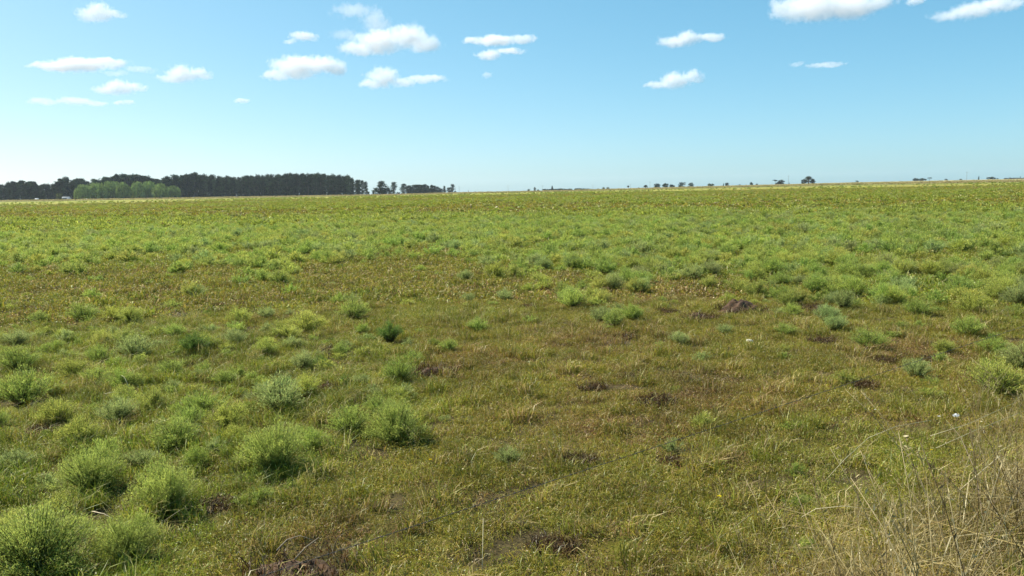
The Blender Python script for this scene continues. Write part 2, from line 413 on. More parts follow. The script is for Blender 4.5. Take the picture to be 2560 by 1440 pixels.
cloud([(2360,40,28,10),(2430,26,48,14),(2490,10,60,12)], 'hazy ragged cloud at the top right corner', .5, 2, 1.8)
cloud([(2065,163,44,4),(1990,160,16,5)], 'very faint thin streak of cloud on the right', .12, 3)

# ------------------------------------------------------------------ far trees
def rvec(R, n): 
    v = R.normal(size=(n, 3)); return v / np.linalg.norm(v, axis=1, keepdims=True)
def clump_leaves(mb, R, c, r, n, size, col, flat=1.0, droop=0.0):
    P = rvec(R, n) * (R.random((n, 1)) ** .45) * np.array(r) + c
    D = rvec(R, n); D[:, 2] = D[:, 2] * flat - droop; D /= np.linalg.norm(D, axis=1, keepdims=True)
    W = np.cross(D, rvec(R, n)); W /= np.linalg.norm(W, axis=1, keepdims=True) + 1e-6
    s = size * (.6 + .8 * R.random((n, 1)))
    C = np.array(col) * (.65 + .7 * R.random((n, 1))) * (1 + .15 * R.normal(size=(n, 3)) * .5)
    mb.leaves(P, D * s, W * s * .38, np.clip(C, .005, 1))
def make_tree(seed, H, width, base, col, nclump, nleaf, leaf, style='euc', trunk_r=.35, bark=(.07, .06, .05)):
    R = np.random.default_rng(seed); cr, tr = MB(), MB()
    lean = R.normal(size=2) * .02 * H
    top = np.array([lean[0], lean[1], H * .9])
    pts = [np.array([0, 0, -.6]), np.array([lean[0] * .2, lean[1] * .2, H * .3]), np.array([lean[0] * .6, lean[1] * .6, H * .6]), top]
    tr.tube(pts, [trunk_r, trunk_r * .75, trunk_r * .5, trunk_r * .15], bark)
    for k in range(nclump):
        t = (k + .5) / nclump; ang = R.random() * 6.28
        if style == 'euc':
            zz = H * (base + (1 - base) * t ** .8); prof = math.sin(math.pi * min(1, .18 + .80 * t)) ** .6
            rr = width * prof * R.random() ** .5 * .8; cs = H * (.065 + .05 * R.random())
            rad3 = (cs * 1.2, cs * 1.2, cs * .8)
        elif style == 'round':
            zz = H * (base + (1 - base) * (.10 + .78 * R.random())); rel = (zz / H - base) / (1 - base)
            rr = width * math.sqrt(max(0, 1 - max(0, (rel - .35) / .65) ** 2)) * R.random() ** .5 * .85; cs = H * .15; rad3 = (cs, cs, cs * .8)
        elif style == 'cone':
            zz = H * (base + (1 - base) * t * .95); rr = width * (1 - t) * R.random() ** .5 * .8; cs = H * (.11 * (1 - t) + .03); rad3 = (cs, cs, cs * 1.3)
        elif style == 'flat':
            zz = H * (.80 + .12 * R.random()); rr = width * R.random() ** .5; cs = H * .13; rad3 = (cs * 1.4, cs * 1.4, cs * .6)
        c = np.array([math.cos(ang) * rr + lean[0] * zz / H, math.sin(ang) * rr + lean[1] * zz / H, zz])
        clump_leaves(cr, R, c, rad3, nleaf, leaf, np.array(col) * (.35 + 1.5 * R.random()))
        z0 = max(zz - rr * 1.2 - .1 * H, H * .12); f = z0 / H
        if k % 2 == 0 and rr > width * .2:
            tr.tube([np.array([lean[0] * f, lean[1] * f, z0]), (np.array([lean[0] * f, lean[1] * f, z0]) + c) / 2 + [0, 0, .03 * H], c], [trunk_r * .35, trunk_r * .22, trunk_r * .08], bark, 4)
    return cr.mesh('crown', M_TREE), tr.mesh('trunk', M_BARK), H
def make_willow(seed, H, width):
    R = np.random.default_rng(seed); cr, tr = MB(), MB()
    tr.tube([(0, 0, -.6), (.2, 0, H * .25), (-.2, .3, H * .5), (0, 0, H * .8)], [.45, .38, .28, .08], (.16, .13, .1))
    for k in range(9):
        a = 6.28 * k / 9 + R.random(); d = width * .7
        tr.tube([(0, 0, H * .3), (math.cos(a) * d * .5, math.sin(a) * d * .5, H * .7), (math.cos(a) * d, math.sin(a) * d, H * .72)], [.16, .1, .03], (.16, .13, .1), 4)
    n = 330
    a = R.random(n) * 6.28; rr = width * R.random(n) ** .5; top = H * (.97 - .34 * (rr / width) ** 2.2) * (.84 + .16 * np.sin(a * 3 + seed) ** 2) + R.normal(size=n) * .5
    for i in range(n):
        ln = (top[i] - .8) * (.35 + .6 * R.random()) if rr[i] > width * .35 else H * .3
        m_ = 14; t = np.linspace(0, 1, m_)
        P = np.stack([math.cos(a[i]) * (rr[i] + t * .6) + R.normal(size=m_) * .22, math.sin(a[i]) * (rr[i] + t * .6) + R.normal(size=m_) * .22, top[i] - t * ln], 1)
        D = np.stack([R.normal(size=m_) * .35, R.normal(size=m_) * .35, -np.ones(m_)], 1) * (.7 + .5 * R.random((m_, 1)))
        W = np.cross(D, rvec(R, m_)); W /= np.linalg.norm(W, axis=1, keepdims=True); 
        C = np.array([.24, .31, .085]) * (.65 + .7 * R.random()) * (.85 + .3 * R.random((m_, 1)))
        cr.leaves(P, D, W * .24, C)
    return cr.mesh('crown', M_TREE), tr.mesh('trunk', M_BARK), H
def place_tree(name, proto, px, top, D, label, cat='tree', group=None, wscale=1.0, tint=(1, 1, 1), base=None, rnd=random.Random(7)):
    """stand a tree D metres away in column px so that its top reaches row top; the foot is on the ground"""
    d = ray(px, top); hd = math.hypot(d[0], d[1]); x, y = d[0] / hd * D, d[1] / hd * D
    gz = float(ground_z(x, y)); zt = CAM_H + D * d[2] / hd
    s = max((zt - gz) / proto[2], .02)
    e = empty(name, (x, y, gz - .05), rnd.random() * 6.28, (s * wscale, s * wscale, s))
    for nm, me in (('crown', proto[0]), ('trunk', proto[1])):
        o = link(bpy.data.objects.new(nm, me), e); o['tint'] = [float(v) for v in tint] + [1.0]
    tag(e, label, cat, group)
    return e
DK = (.020, .032, .015)
EUC = [make_tree(100 + i, 20, 3.0 + .5 * (i % 3), -.01, DK, 40, 40, .85) for i in range(7)]
EUCW = [make_tree(120 + i, 20, 5.8, .02, DK, 38, 40, 1.1) for i in range(3)]
RND = [make_tree(140 + i, 10, 5.0, -.06, DK, 26, 40, .9, 'round', .3) for i in range(5)]   # foliage down to the ground
CONE = [make_tree(160 + i, 16, 3.2, .0, DK, 26, 36, .9, 'cone', .3) for i in range(3)]
FLAT = [make_tree(170 + i, 6, 3.4, .7, DK, 14, 40, .5, 'flat', .2) for i in range(2)]
WIL = [make_willow(180 + i, 13, 6.5) for i in range(3)]
tx = [-120, -40, 0, 20, 60, 90, 120, 140, 165, 185, 200, 220, 240, 270, 300, 320, 345, 370, 390, 420, 450, 485, 520, 600, 700, 720, 760, 800, 840, 870, 900, 916, 930]
ty = [470, 468, 464, 458, 450, 457, 462, 455, 443, 448, 447, 453, 450, 445, 437, 437, 437, 443, 450, 441, 438, 434, 441, 442, 438, 434, 437, 436, 440, 441, 450, 456, 470]
fr = random.Random(11)
def wood_label(px):
    for lim, w in ((60, 'dark tree at the far left end of the wood by the picture edge'), (120, 'dark tree of the wood above the tiny white hut'), (185, 'dark tree of the wood between the white hut and the first willow'),
                   (260, 'dark tree top showing over the left willows'), (330, 'dark tree top showing over the middle of the willows'), (400, 'dark tree top over the narrow hanging willows'),
                   (460, 'dark tree behind the last dull willow at the right'), (560, 'tall dark tree in the wall of wood just right of the willows'), (680, 'tall dark tree in the middle of the bare dark wall of wood'),
                   (800, 'tall dark tree in the highest right part of the wall of wood'), (870, 'tall dark tree near the right end of the wall of wood')):
        if px < lim: return w
    return 'lower dark tree in the sloping right end of the wood'
def plantation(x0, x1, D, step, drop, jit=5):
    x = x0
    while x < x1:
        px = x + fr.uniform(-2.5, 2.5); top = np.interp(px, tx, ty) + drop + fr.uniform(-jit * .6, jit)
        pool = CONE + EUC[:3] if px < 150 and fr.random() < .5 else EUC + (EUCW if px < 480 else [])
        place_tree('eucalyptus_tree', fr.choice(pool), px, top, D + fr.uniform(-4, 4), wood_label(px), 'tree', 'trees of the dark wood on the left horizon', fr.uniform(.9, 1.25), np.array([1, 1, 1]) * fr.uniform(.6, 1.7), rnd=fr)
        x += step * fr.uniform(.8, 1.2)
plantation(-60, 910, 792, 9.5, 3, 9)
plantation(-60, 898, 803, 12, 0, 4)
plantation(-40, 890, 815, 16, 3, 6)
place_tree('eucalyptus_tree', EUC[4], 915, 455, 785, 'thin gappy tree at the right hand end of the dark wood', 'tree', None, .9, rnd=fr)
place_tree('bush', RND[1], 921, 477, 780, 'low dark bush at the foot of the wood\'s right hand end', 'bush', None, .8, rnd=fr)
for i, (px, top, w, tn_, lb) in enumerate([
    (204, 459, .9, 1.0, 'pale green willow, leftmost of the drooping willows before the dark wood'),
    (238, 454, 1.25, 1.05, 'broad pale willow next to the leftmost willow, second from the left'),
    (275, 449, 1.15, .95, 'tall rounded willow in the middle of the left willow clump'),
    (306, 453, .8, .9, 'willow at the right end of the left willow clump'),
    (343, 451, .75, 1.1, 'narrow pale willow with hanging strands, just right of the gap between the clumps'),
    (371, 449, .8, 1.15, 'brightest narrow willow with hanging strands, in the middle of the right clump'),
    (400, 456, 1.0, 1.0, 'lower grey green willow right of the brightest one'),
    (431, 462, 1.05, .85, 'dull green willow at the right end of the willows, merging into the wood')]):
    place_tree('willow_tree', WIL[i % 3], px, top, 765 + (i % 3) * 5, lb, 'willow', 'pale willows in front of the dark wood', w, np.array([1, 1, 1]) * tn_, rnd=fr)
place_tree('small_tree', RND[0], 148, 482, 740, 'small round yellowish tree before the dark wood on the left', 'tree', None, .95, (5.2, 3.6, 2.2), rnd=fr)
for px, top, D, pr, w, lb, nm in [
    (955, 454, 780, EUCW[0], 1.6, 'big spreading dark eucalyptus standing alone right of the wood', 'eucalyptus_tree'),
    (947, 468, 776, RND[2], 1.1, 'low dark bush under the left side of the lone spreading eucalyptus', 'bush'),
    (964, 467, 776, RND[3], 1.1, 'low dark bush under the right side of the lone spreading eucalyptus', 'bush'),
    (983, 456, 800, EUC[2], 1.5, 'slender dark eucalyptus right of the lone spreading one', 'eucalyptus_tree'),
    (996, 479, 800, RND[1], 1.0, 'tiny bush between the slender eucalyptus and the far grove', 'bush'),
    (1007, 460, 930, EUC[1], 2.0, 'tall bluish tree at the left end of the far grove', 'tree'),
    (1110, 464, 930, CONE[0], 1.7, 'pointed tree just after the gap in the far grove', 'tree'),
    (1121, 469, 930, EUC[3], 2.8, 'lower tree between the two pointed ones at the grove\'s right end', 'tree'),
    (1131, 461, 930, EUC[5], 1.7, 'tall narrow tree at the far grove\'s right end', 'tree'),
    (1138, 477, 930, RND[0], .9, 'low bush at the foot of the far grove\'s right end', 'bush'),
    (1188, 478, 900, RND[2], .9, 'tiny dark bush alone right of the far grove and the poles', 'bush'),
    (1242, 478, 900, RND[3], .8, 'very small dark bush on the empty horizon at the centre', 'bush'),
    (1322, 472.5, 980, RND[4], 1.0, 'small dark bush at the left end of the centre hedge line', 'bush'),
    (1337, 468, 1000, EUCW[1], 1.2, 'small open crowned tree left of the pointed one on the centre horizon', 'tree'),
    (1345, 473, 980, RND[1], 1.0, 'small bush just right of the small open crowned tree', 'bush'),
    (1380, 464, 1000, CONE[1], 1.7, 'pointed dark tree rising from the hedge on the centre horizon', 'tree'),
    (1495, 470.5, 950, RND[3], 1.2, 'small dark bush left of the pale brown thicket', 'bush'),
    (1509, 468, 900, RND[0], 1.1, 'pale brown thicket, left part, right of the second hedge', 'bush'),
    (1520, 467.5, 900, RND[2], 1.2, 'dark thicket, right part, beside the pale brown one', 'bush'),
    (1547, 470, 900, RND[4], .7, 'tiny bush left of the heart shaped little tree', 'bush'),
    (1597, 468, 950, RND[2], .9, 'tiny bush left of the small spiky tree', 'bush'),
    (1642, 458.5, 830, RND[0], 1.1, 'first dark round tree of the row right of the spiky tree', 'tree'),
    (1663, 456.5, 830, RND[1], .9, 'second dark round tree of the row, taller than its neighbours', 'tree'),
    (1681, 460, 830, RND[3], 1.3, 'third and lowest dark tree of the row', 'tree'),
    (1706, 455, 820, RND[4], 1.05, 'fourth and largest dark round tree of the row', 'tree'),
    (1728, 456, 820, RND[2], .95, 'last dark round tree of the row, with an uneven top', 'tree'),
    (1773, 457.5, 900, RND[1], .8, 'small bluish bush on the horizon right of the dark row, left of an olive one', 'bush'),
    (1781, 458, 850, RND[3], .9, 'small olive bush touching a bluish one on the right horizon', 'bush'),
    (1809, 457.5, 830, CONE[2], 1.3, 'little pointed dark bush beside a rounder one on the right horizon', 'bush'),
    (1817, 456.5, 830, RND[0], .9, 'little round dark bush beside a pointed one on the right horizon', 'bush'),
    (1849, 460.5, 900, RND[4], 1.3, 'very low dull bush between two darker ones on the right horizon', 'bush'),
    (1879, 455, 850, RND[2], .9, 'small ragged dark bush halfway between the row and the palm', 'bush'),
    (1892, 458.5, 900, RND[1], 1.2, 'faint low bush right of the small ragged one', 'bush'),
    (1938, 449.5, 830, FLAT[0], .8, 'thin stemmed little tree with a round top left of the pole', 'tree'),
    (1945, 454, 830, RND[3], 1.5, 'low bush between the thin stemmed tree and the dark round one', 'bush'),
    (1953, 449, 830, RND[0], .95, 'dark round tree left of the tall pole near the palm', 'tree'),
    (1973, 455.5, 830, CONE[0], 1.3, 'tiny bush at the foot of the tall pole near the palm', 'bush'),
    (2012, 446.5, 800, RND[1], .95, 'dark bush filling the left side under the palm', 'bush'),
    (2031, 446.5, 800, RND[2], .95, 'dark bush filling the right side under the palm', 'bush'),
    (2142, 451, 850, RND[4], 1.2, 'pale bluish bush alone to the right of the palm', 'bush'),
    (2289, 445, 1050, RND[0], 1.4, 'bluish tree, left of two beside the leaning flat topped tree', 'tree'),
    (2307, 444.5, 1050, RND[3], 1.5, 'bluish tree, right of two beside the leaning flat topped tree', 'tree'),
    (2323, 443.5, 800, FLAT[1], 1.0, 'leaning flat topped dark tree on the right horizon', 'tree'),
    (2365, 446.5, 850, RND[2], 1.1, 'tiny dark bush between the flat topped tree and the pole', 'bush'),
    (2402, 446.8, 850, RND[4], 1.5, 'low pale bush just left of the tall right pole', 'bush'),
    (2447, 440, 850, CONE[1], 1.2, 'small ragged tree right of the tall right pole', 'tree'),
    (2478, 441, 1050, RND[1], 1.8, 'wide bluish tree near the right edge of the horizon', 'tree'),
    (2494, 445.3, 1000, RND[0], 1.0, 'tiny bush between the wide bluish tree and the last hedge', 'bush'),
    (2551, 440, 1000, CONE[2], 1.0, 'pointed tree in the last hedge at the right edge', 'tree')]:
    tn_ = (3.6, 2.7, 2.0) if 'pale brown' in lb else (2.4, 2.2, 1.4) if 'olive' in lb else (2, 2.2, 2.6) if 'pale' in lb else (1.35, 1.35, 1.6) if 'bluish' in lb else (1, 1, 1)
    if any(pr is q for q in RND): w *= 1.55
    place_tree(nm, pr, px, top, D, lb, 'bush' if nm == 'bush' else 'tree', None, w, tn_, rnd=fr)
for k, (px, top) in enumerate([(1018,466),(1025,464),(1033,463),(1041,462),(1049,462),(1056,463),(1063,461),(1070,464),(1078,461.5),(1085,464),(1092,467),(1099,470),(1104,472),(1030,470),(1045,470),(1060,470),(1075,471),(1090,473),(1022,472),(1037,471),(1053,471),(1068,471),(1083,472),(1097,474)]):
    place_tree('eucalyptus_tree', (EUC + CONE)[k % 9], px, top, 940 - (12 if k > 12 else 0), 'bluish green tree in the close middle of the far grove', 'tree', 'trees of the far grove', 2.3, rnd=fr)
def hedge(x0, x1, top0, top1, D, step, label, group):
    x = x0
    while x < x1:
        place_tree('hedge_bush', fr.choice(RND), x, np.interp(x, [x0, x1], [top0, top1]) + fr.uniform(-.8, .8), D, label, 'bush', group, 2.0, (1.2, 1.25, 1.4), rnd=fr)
        x += step
hedge(1360, 1432, 472, 470.5, 1000, 6, 'dark bush in the low hedge around the pointed centre tree', 'bushes of the centre hedge')
hedge(1440, 1486, 469.5, 471.5, 1000, 6, 'dark bush in the short hedge right of the centre hedge', 'bushes of the second hedge')
hedge(2512, 2600, 444.5, 442.5, 1000, 6, 'dark bush in the low hedge at the right edge of the horizon', 'bushes of the right hedge')

# palm: stout trunk and a crown of arched fronds
def frond(mb, R, a, el, L_, col, nl=26):
    t = np.linspace(0, 1, nl); out_ = np.array([math.cos(a), math.sin(a), 0.])
    P = np.outer(t * math.cos(el) * L_, out_) + np.array([0, 0, 1.]) * (t * math.sin(el) * L_ - t ** 2.2 * L_ * .55)[:, None]
    side = np.array([-math.sin(a), math.cos(a), 0.])
    for s in (-1, 1):
        D = side * s * .55 + out_ * .35 + np.array([0, 0, -.25]); D = D * (np.sin(math.pi * (.12 + .8 * t)) * .9)[:, None]
        W = np.cross(D, [0, 0, 1.0]); W = W / (np.linalg.norm(W, axis=1, keepdims=True) + 1e-6) * .12
        mb.leaves(P, D, W, np.tile(np.array(col) * (.7 + .6 * R.random()), (nl, 1)))
    mb.tube(P[::5] if len(P[::5]) > 2 else P, [.05] * len(P[::5]), np.array([.1, .1, .04]), 3)
def palm(px, top, D, label, s0=1.0, trunk=1.0):
    R = np.random.default_rng(int(px)); d = ray(px, top); hd = math.hypot(d[0], d[1]); x, y = d[0] / hd * D, d[1] / hd * D
    gz = float(ground_z(x, y)); H = CAM_H + D * d[2] / hd - gz
    e = empty('palm_tree', (x, y, gz - .05)); tr = MB(); zc = H * .56
    tr.tube([(0, 0, -.3), (0, 0, zc * .5), (0, 0, zc * .9), (0, 0, zc * 1.05)], [.085 * H, .075 * H, .10 * H, .06 * H], (.16, .12, .09), 9); tr.build('trunk', M_BARK, e)
    for k in range(64):
        f = MB(); frond(f, R, k * 2.4, math.radians(84 - 100 * (k / 64)), H * .60 * s0, (.034, .045, .02))
        o = f.build('frond', M_TREE, e, (0, 0, zc)); o['tint'] = [1., 1., 1., 1.]
    tag(e, label, 'palm', None)
palm(2021.5, 436.5, 800, 'large dark palm with a full crown, alone on the right horizon')
palm(1614, 461, 850, 'small spiky palm like tree just left of the thin pole before the dark row', 1.1)
# the heart shaped little tree on a pale stem
d = ray(1570.5, 464); hd = math.hypot(d[0], d[1]); D = 640; x, y = d[0] / hd * D, d[1] / hd * D; gz = float(ground_z(x, y)); H = CAM_H + D * d[2] / hd - gz
e = empty('small_tree', (x, y, gz)); R = np.random.default_rng(5); c1, t1 = MB(), MB()
for q in range(5): clump_leaves(c1, R, np.array([(-.2, .22, 0, -.1, .12)[q] * H * .55, 0, H * (.82, .84, .7, .66, .74)[q]]), (H * .15,) * 3, 70, .35, (.02, .025, .02))
t1.tube([(0, 0, -.2), (.02, 0, H * .35), (0, 0, H * .7)], [.16, .12, .06], (.5, .46, .38), 6)
c1.build('crown', M_TREE, e)['tint'] = [1., 1., 1., 1.]; t1.build('trunk', M_BARK, e)
tag(e, 'tiny heart shaped black looking tree on a pale stem at the field edge', 'tree')

# ------------------------------------------------------------------ poles, posts and small far buildings
def pole(px, top, D, label, h=None, r=.09, arm=True, nm='utility_pole', cat='pole', group='thin utility poles along the far road', col=(.19, .17, .15)):
    d = ray(px, top); hd = math.hypot(d[0], d[1]); x, y = d[0] / hd * D, d[1] / hd * D
    gz = float(ground_z(x, y)); H = CAM_H + D * d[2] / hd - gz
    e = empty(nm, (x, y, gz)); s = MB(); s.tube([(0, 0, -.3), (0, 0, H * .5), (0, 0, H)], [r * 1.2, r, r * .75], col, 8); s.build('shaft', M_BARK, e)
    if arm:
        c = MB(); c.box((-.9, -.16, H - .62), (.9, -.09, H - .5), col); c.build('crossarm', M_BARK, e)
        for xx in (-.8, 0, .8):
            i_ = MB(); i_.tube([(xx, -.12, H - .5), (xx, -.12, H - .42), (xx, -.12, H - .34)], [.05, .07, .04], (.3, .28, .25), 6); i_.build('insulator', M_PAINT, e)
    tag(e, label, cat, group)
pole(1138.5, 467, 900, 'thin pole touching the right end of the far grove'); pole(1148, 465.5, 880, 'thin pole a little right of the far grove, taller of two')
pole(1270, 463.5, 860, 'thin pole alone on the open centre horizon'); pole(1356.5, 463.5, 860, 'thin pole just left of the pointed tree in the centre hedge')
pole(1482, 461.5, 860, 'thin pole at the right end of the second hedge'); pole(1576, 460, 900, 'faint thin pole beside the heart shaped little tree')
pole(1625, 453.5, 800, 'thin pole between the spiky palm and the dark row'); pole(1971.5, 438.5, 780, 'tall thin pole left of the large palm')
pole(2417.5, 429, 760, 'tallest thin pole, near the right edge of the horizon')
pole(1171, 475.5, 700, 'short pale grey post right of the far grove', None, .35, False, 'marker_post', 'post', None, (.4, .4, .38))
pole(188, 489, 610, 'dark leaning gate post before the willows on the left', None, .14, False, 'fence_post', 'post', None, (.04, .035, .03))
pole(1776, 462, 600, 'short dark fence post below the small olive bush', None, .16, False, 'fence_post', 'post', None, (.05, .04, .03))
pole(1540, 471.5, 610, 'short dark fence post left of the heart shaped tree', None, .16, False, 'fence_post', 'post', None, (.05, .04, .03))
pole(2134, 464, 400, 'short dark post standing in the field right of the palm', None, .09, False, 'fence_post', 'post', None, (.05, .045, .03))
def house(px, pyb, D, w, dpt, h, roof, wall_c, roof_c, label, nm='farm_building', cat='building'):
    d = ray(px, pyb); hd = math.hypot(d[0], d[1]); x, y = d[0] / hd * D, d[1] / hd * D; gz = float(ground_z(x, y))
    e = empty(nm, (x, y, gz), -math.atan2(x, y) + .25)
    b = MB(); b.box((-w / 2, -dpt / 2, -.3), (w / 2, dpt / 2, h), wall_c); b.build('wall', M_PAINT, e)
    r = MB(); o = .35; r.add([(-w/2-o,-dpt/2-o,h+.003),(w/2+o,-dpt/2-o,h+.003),(w/2+o,dpt/2+o,h+.003),(-w/2-o,dpt/2+o,h+.003),(-w/2-o,0,h+roof),(w/2+o,0,h+roof)],
        [(0,1,5),(0,5,4),(2,3,4),(2,4,5),(0,4,3),(1,2,5),(0,3,2),(0,2,1)], roof_c); r.build('roof', M_PAINT, e)
    dr = MB(); dr.box((-.45, -dpt / 2 - .04, 0), (.45, -dpt / 2 - .003, min(2, h * .85)), (.08, .07, .06)); dr.build('door', M_PAINT, e)
    wn_ = MB(); wn_.box((w * .25 - .4, -dpt / 2 - .04, h * .4), (w * .25 + .4, -dpt / 2 - .003, h * .75), (.05, .06, .07)); wn_.build('window', M_PAINT, e)
    tag(e, label, cat)
house(165, 494, 735, 4.6, 3, 1.3, 1.2, (.16, .17, .18), (.30, .32, .34), 'small grey farm shed with a pale pitched roof right of the yellowish tree')
house(172.5, 495, 728, 2.0, 2.5, 1.2, .4, (.45, .45, .45), (.5, .5, .5), 'tiny white lean to beside the grey farm shed', 'white_hut', 'hut')
house(92, 496, 745, 1.7, 1.7, 1.0, .6, (.7, .7, .7), (.85, .85, .85), 'tiny white hut before the dark wood at the far left', 'white_hut', 'hut')

# ------------------------------------------------------------------ vegetation of the field
def blades(mb, R, n, rad_, h0, h1, wd, cols, wts, lean=.35, bend=.5, base_z=-.01, disc=True):
    a = R.random(n) * 6.283; r = rad_ * R.random(n) ** .5 if disc else rad_ * R.random(n)
    P0 = np.stack([np.cos(a) * r, np.sin(a) * r, np.full(n, base_z)], 1)
    h = h0 + (h1 - h0) * R.random(n) ** 1.4
    th = R.random(n) * 6.283; ln = lean * R.random(n); out_ = np.stack([np.cos(th), np.sin(th)], 1)
    P1 = P0.copy(); P1[:, :2] += out_ * (h * ln * .5)[:, None]; P1[:, 2] += h * .58
    P2 = P0.copy(); P2[:, :2] += out_ * (h * (ln + bend * R.random(n)))[:, None]; P2[:, 2] += h * (1 - .35 * (ln + bend * .5) ** 2)
    ph = R.random(n) * 6.283; W = np.stack([np.cos(ph), np.sin(ph), np.zeros(n)], 1) * (wd * (.6 + .8 * R.random(n)))[:, None] * .5
    k = R.choice(len(cols), n, p=np.array(wts) / sum(wts)); C = np.array(cols)[k] * (.72 + .56 * R.random((n, 1)))
    mb.strips(P0, P1, P2, W, np.clip(C * .85, 0, 1), np.clip(C * 1.12, 0, 1))
GR, GR2, OL, ST, BR, RU = (.15, .18, .024), (.23, .25, .030), (.26, .225, .032), (.40, .325, .14), (.18, .125, .050), (.23, .15, .055)
def turf(seed, n, r, h0, h1, wd, wts, **k):
    R = np.random.default_rng(seed); k.setdefault('lean', .9); k.setdefault('bend', .8)
    mb = MB(); blades(mb, R, n, r, h0, h1, wd, [GR, GR2, OL, ST, BR, RU], wts, **k)
    m_ = int(n * .9); a = R.random(m_) * 6.283; q = r * R.random(m_) ** .5      # small leaves and bits of thatch close to the ground
    P = np.stack([np.cos(a) * q, np.sin(a) * q, h1 * .55 * R.random(m_)], 1); D = rvec(R, m_) * np.array([1, 1, .45]); D = D * (wd * (1.6 + 3.2 * R.random((m_, 1))))
    W = np.cross(D, rvec(R, m_)); W = W / (np.linalg.norm(W, axis=1, keepdims=True) + 1e-6) * wd * .75
    kk = R.choice(6, m_, p=np.array(wts) / sum(wts)); mb.leaves(P, D, W, np.array([GR, GR2, OL, ST, BR, RU])[kk] * (.7 + .5 * R.random((m_, 1))))
    return mb.mesh('turf_tuft', M_GRASS)
def shrub_mesh(seed, nst, nlf, R_, H_, leaf, lw, spread=1.0, tip=(.46, .46, .10), base=(.20, .27, .050), tipf=.5, upright=0.0, stem=(.10, .075, .04)):
    R = np.random.default_rng(seed); fo, st = MB(), MB()
    for i in range(nst):
        a = R.random() * 6.283; t = R.random() ** .6 * spread * (.72 + .5 * float(vnoise(math.cos(a) * 1.4 + seed, math.sin(a) * 1.4, 2)))
        top = np.array([math.cos(a) * R_ * t, math.sin(a) * R_ * t, H_ * (math.sqrt(max(0.03, 1 - .72 * t * t))) * R.uniform(.72, 1.1) * (.72 + .5 * float(vnoise(math.cos(a) * 1.2 + seed, math.sin(a) * 1.2 + t, 6)))])
        root = np.array([math.cos(a), math.sin(a), 0]) * R_ * .16 * t
        mid = (root + top) * .5 + np.array([0, 0, H_ * .06 + upright * .1]) - np.array([math.cos(a), math.sin(a), 0]) * R_ * .10 * t
        u = np.linspace(0, 1, 5)[:, None]; pts = (1 - u) ** 2 * root + 2 * u * (1 - u) * mid + u * u * top
        st.tube(pts, [R_ * .014, R_ * .012, R_ * .009, R_ * .006, R_ * .003], stem, 3)
        s = .22 + .78 * R.random(nlf) ** .7; s = s[:, None]
        P = (1 - s) ** 2 * root + 2 * s * (1 - s) * mid + s * s * top + R.normal(size=(nlf, 3)) * R_ * .045
        ax = (top - mid) / np.linalg.norm(top - mid)
        D = ax * .9 + R.normal(size=(nlf, 3)) * .55 + [0, 0, .35]; D /= np.linalg.norm(D, axis=1, keepdims=True)
        W = np.cross(D, rvec(R, nlf)); W /= np.linalg.norm(W, axis=1, keepdims=True) + 1e-6
        L_ = leaf * (.6 + .8 * R.random((nlf, 1)))
        tp = np.clip((s - .62) / .38, 0, 1) * tipf * (R.random((nlf, 1)) < .8)
        C = (np.array(base) * (1 - tp) + np.array(tip) * tp) * (.7 + .6 * R.random((nlf, 1)))
        fo.leaves(P, D * L_, W * lw * .5, C)
    return fo, st
PAL = dict(plain=dict(), yellow=dict(tip=(.50, .47, .10), base=(.24, .28, .05), tipf=.7), dark=dict(base=(.085, .155, .030), tip=(.22, .28, .05), upright=.6),
           grey=dict(base=(.22, .27, .085), tip=(.42, .43, .13)), green=dict(base=(.175, .24, .045), tip=(.38, .42, .07)))
SH = {k: [] for k in PAL}
for qi, (k, v) in enumerate(PAL.items()):
    for j in range(3):
        f_, s_ = shrub_mesh(300 + qi * 10 + j, 105, 50, .5, .60, .050, .0075, **v)
        SH[k].append((f_.mesh('foliage', M_SHRUB), s_.mesh('stems', M_SHRUB)))
for j in range(3):
    f_, s_ = shrub_mesh(360 + j, 200, 80, .5, .60, .031, .0054, base=(.225, .28, .06), tip=(.48, .48, .10), stem=(.17, .17, .05)); SH.setdefault('fine', []).append((f_.mesh('foliage', M_SHRUB), s_.mesh('stems', M_SHRUB)))
def join(f_, s_, name): f_.v += s_.v; f_.c += s_.c; f_.f += [x + f_.n for x in s_.f]; return f_.mesh(name, M_SHRUB)
MID = [join(*shrub_mesh(400 + j, 42, 20, .5, .58, .11, .018, **PAL[('plain', 'yellow', 'yellow', 'plain', 'grey', 'plain')[j]]), 'shrub') for j in range(6)]
FARM = [join(*shrub_mesh(420 + j, 26, 11, .5, .5, .19, .05, **PAL[('plain', 'grey', 'green')[j % 3]]), 'shrub') for j in range(4)]

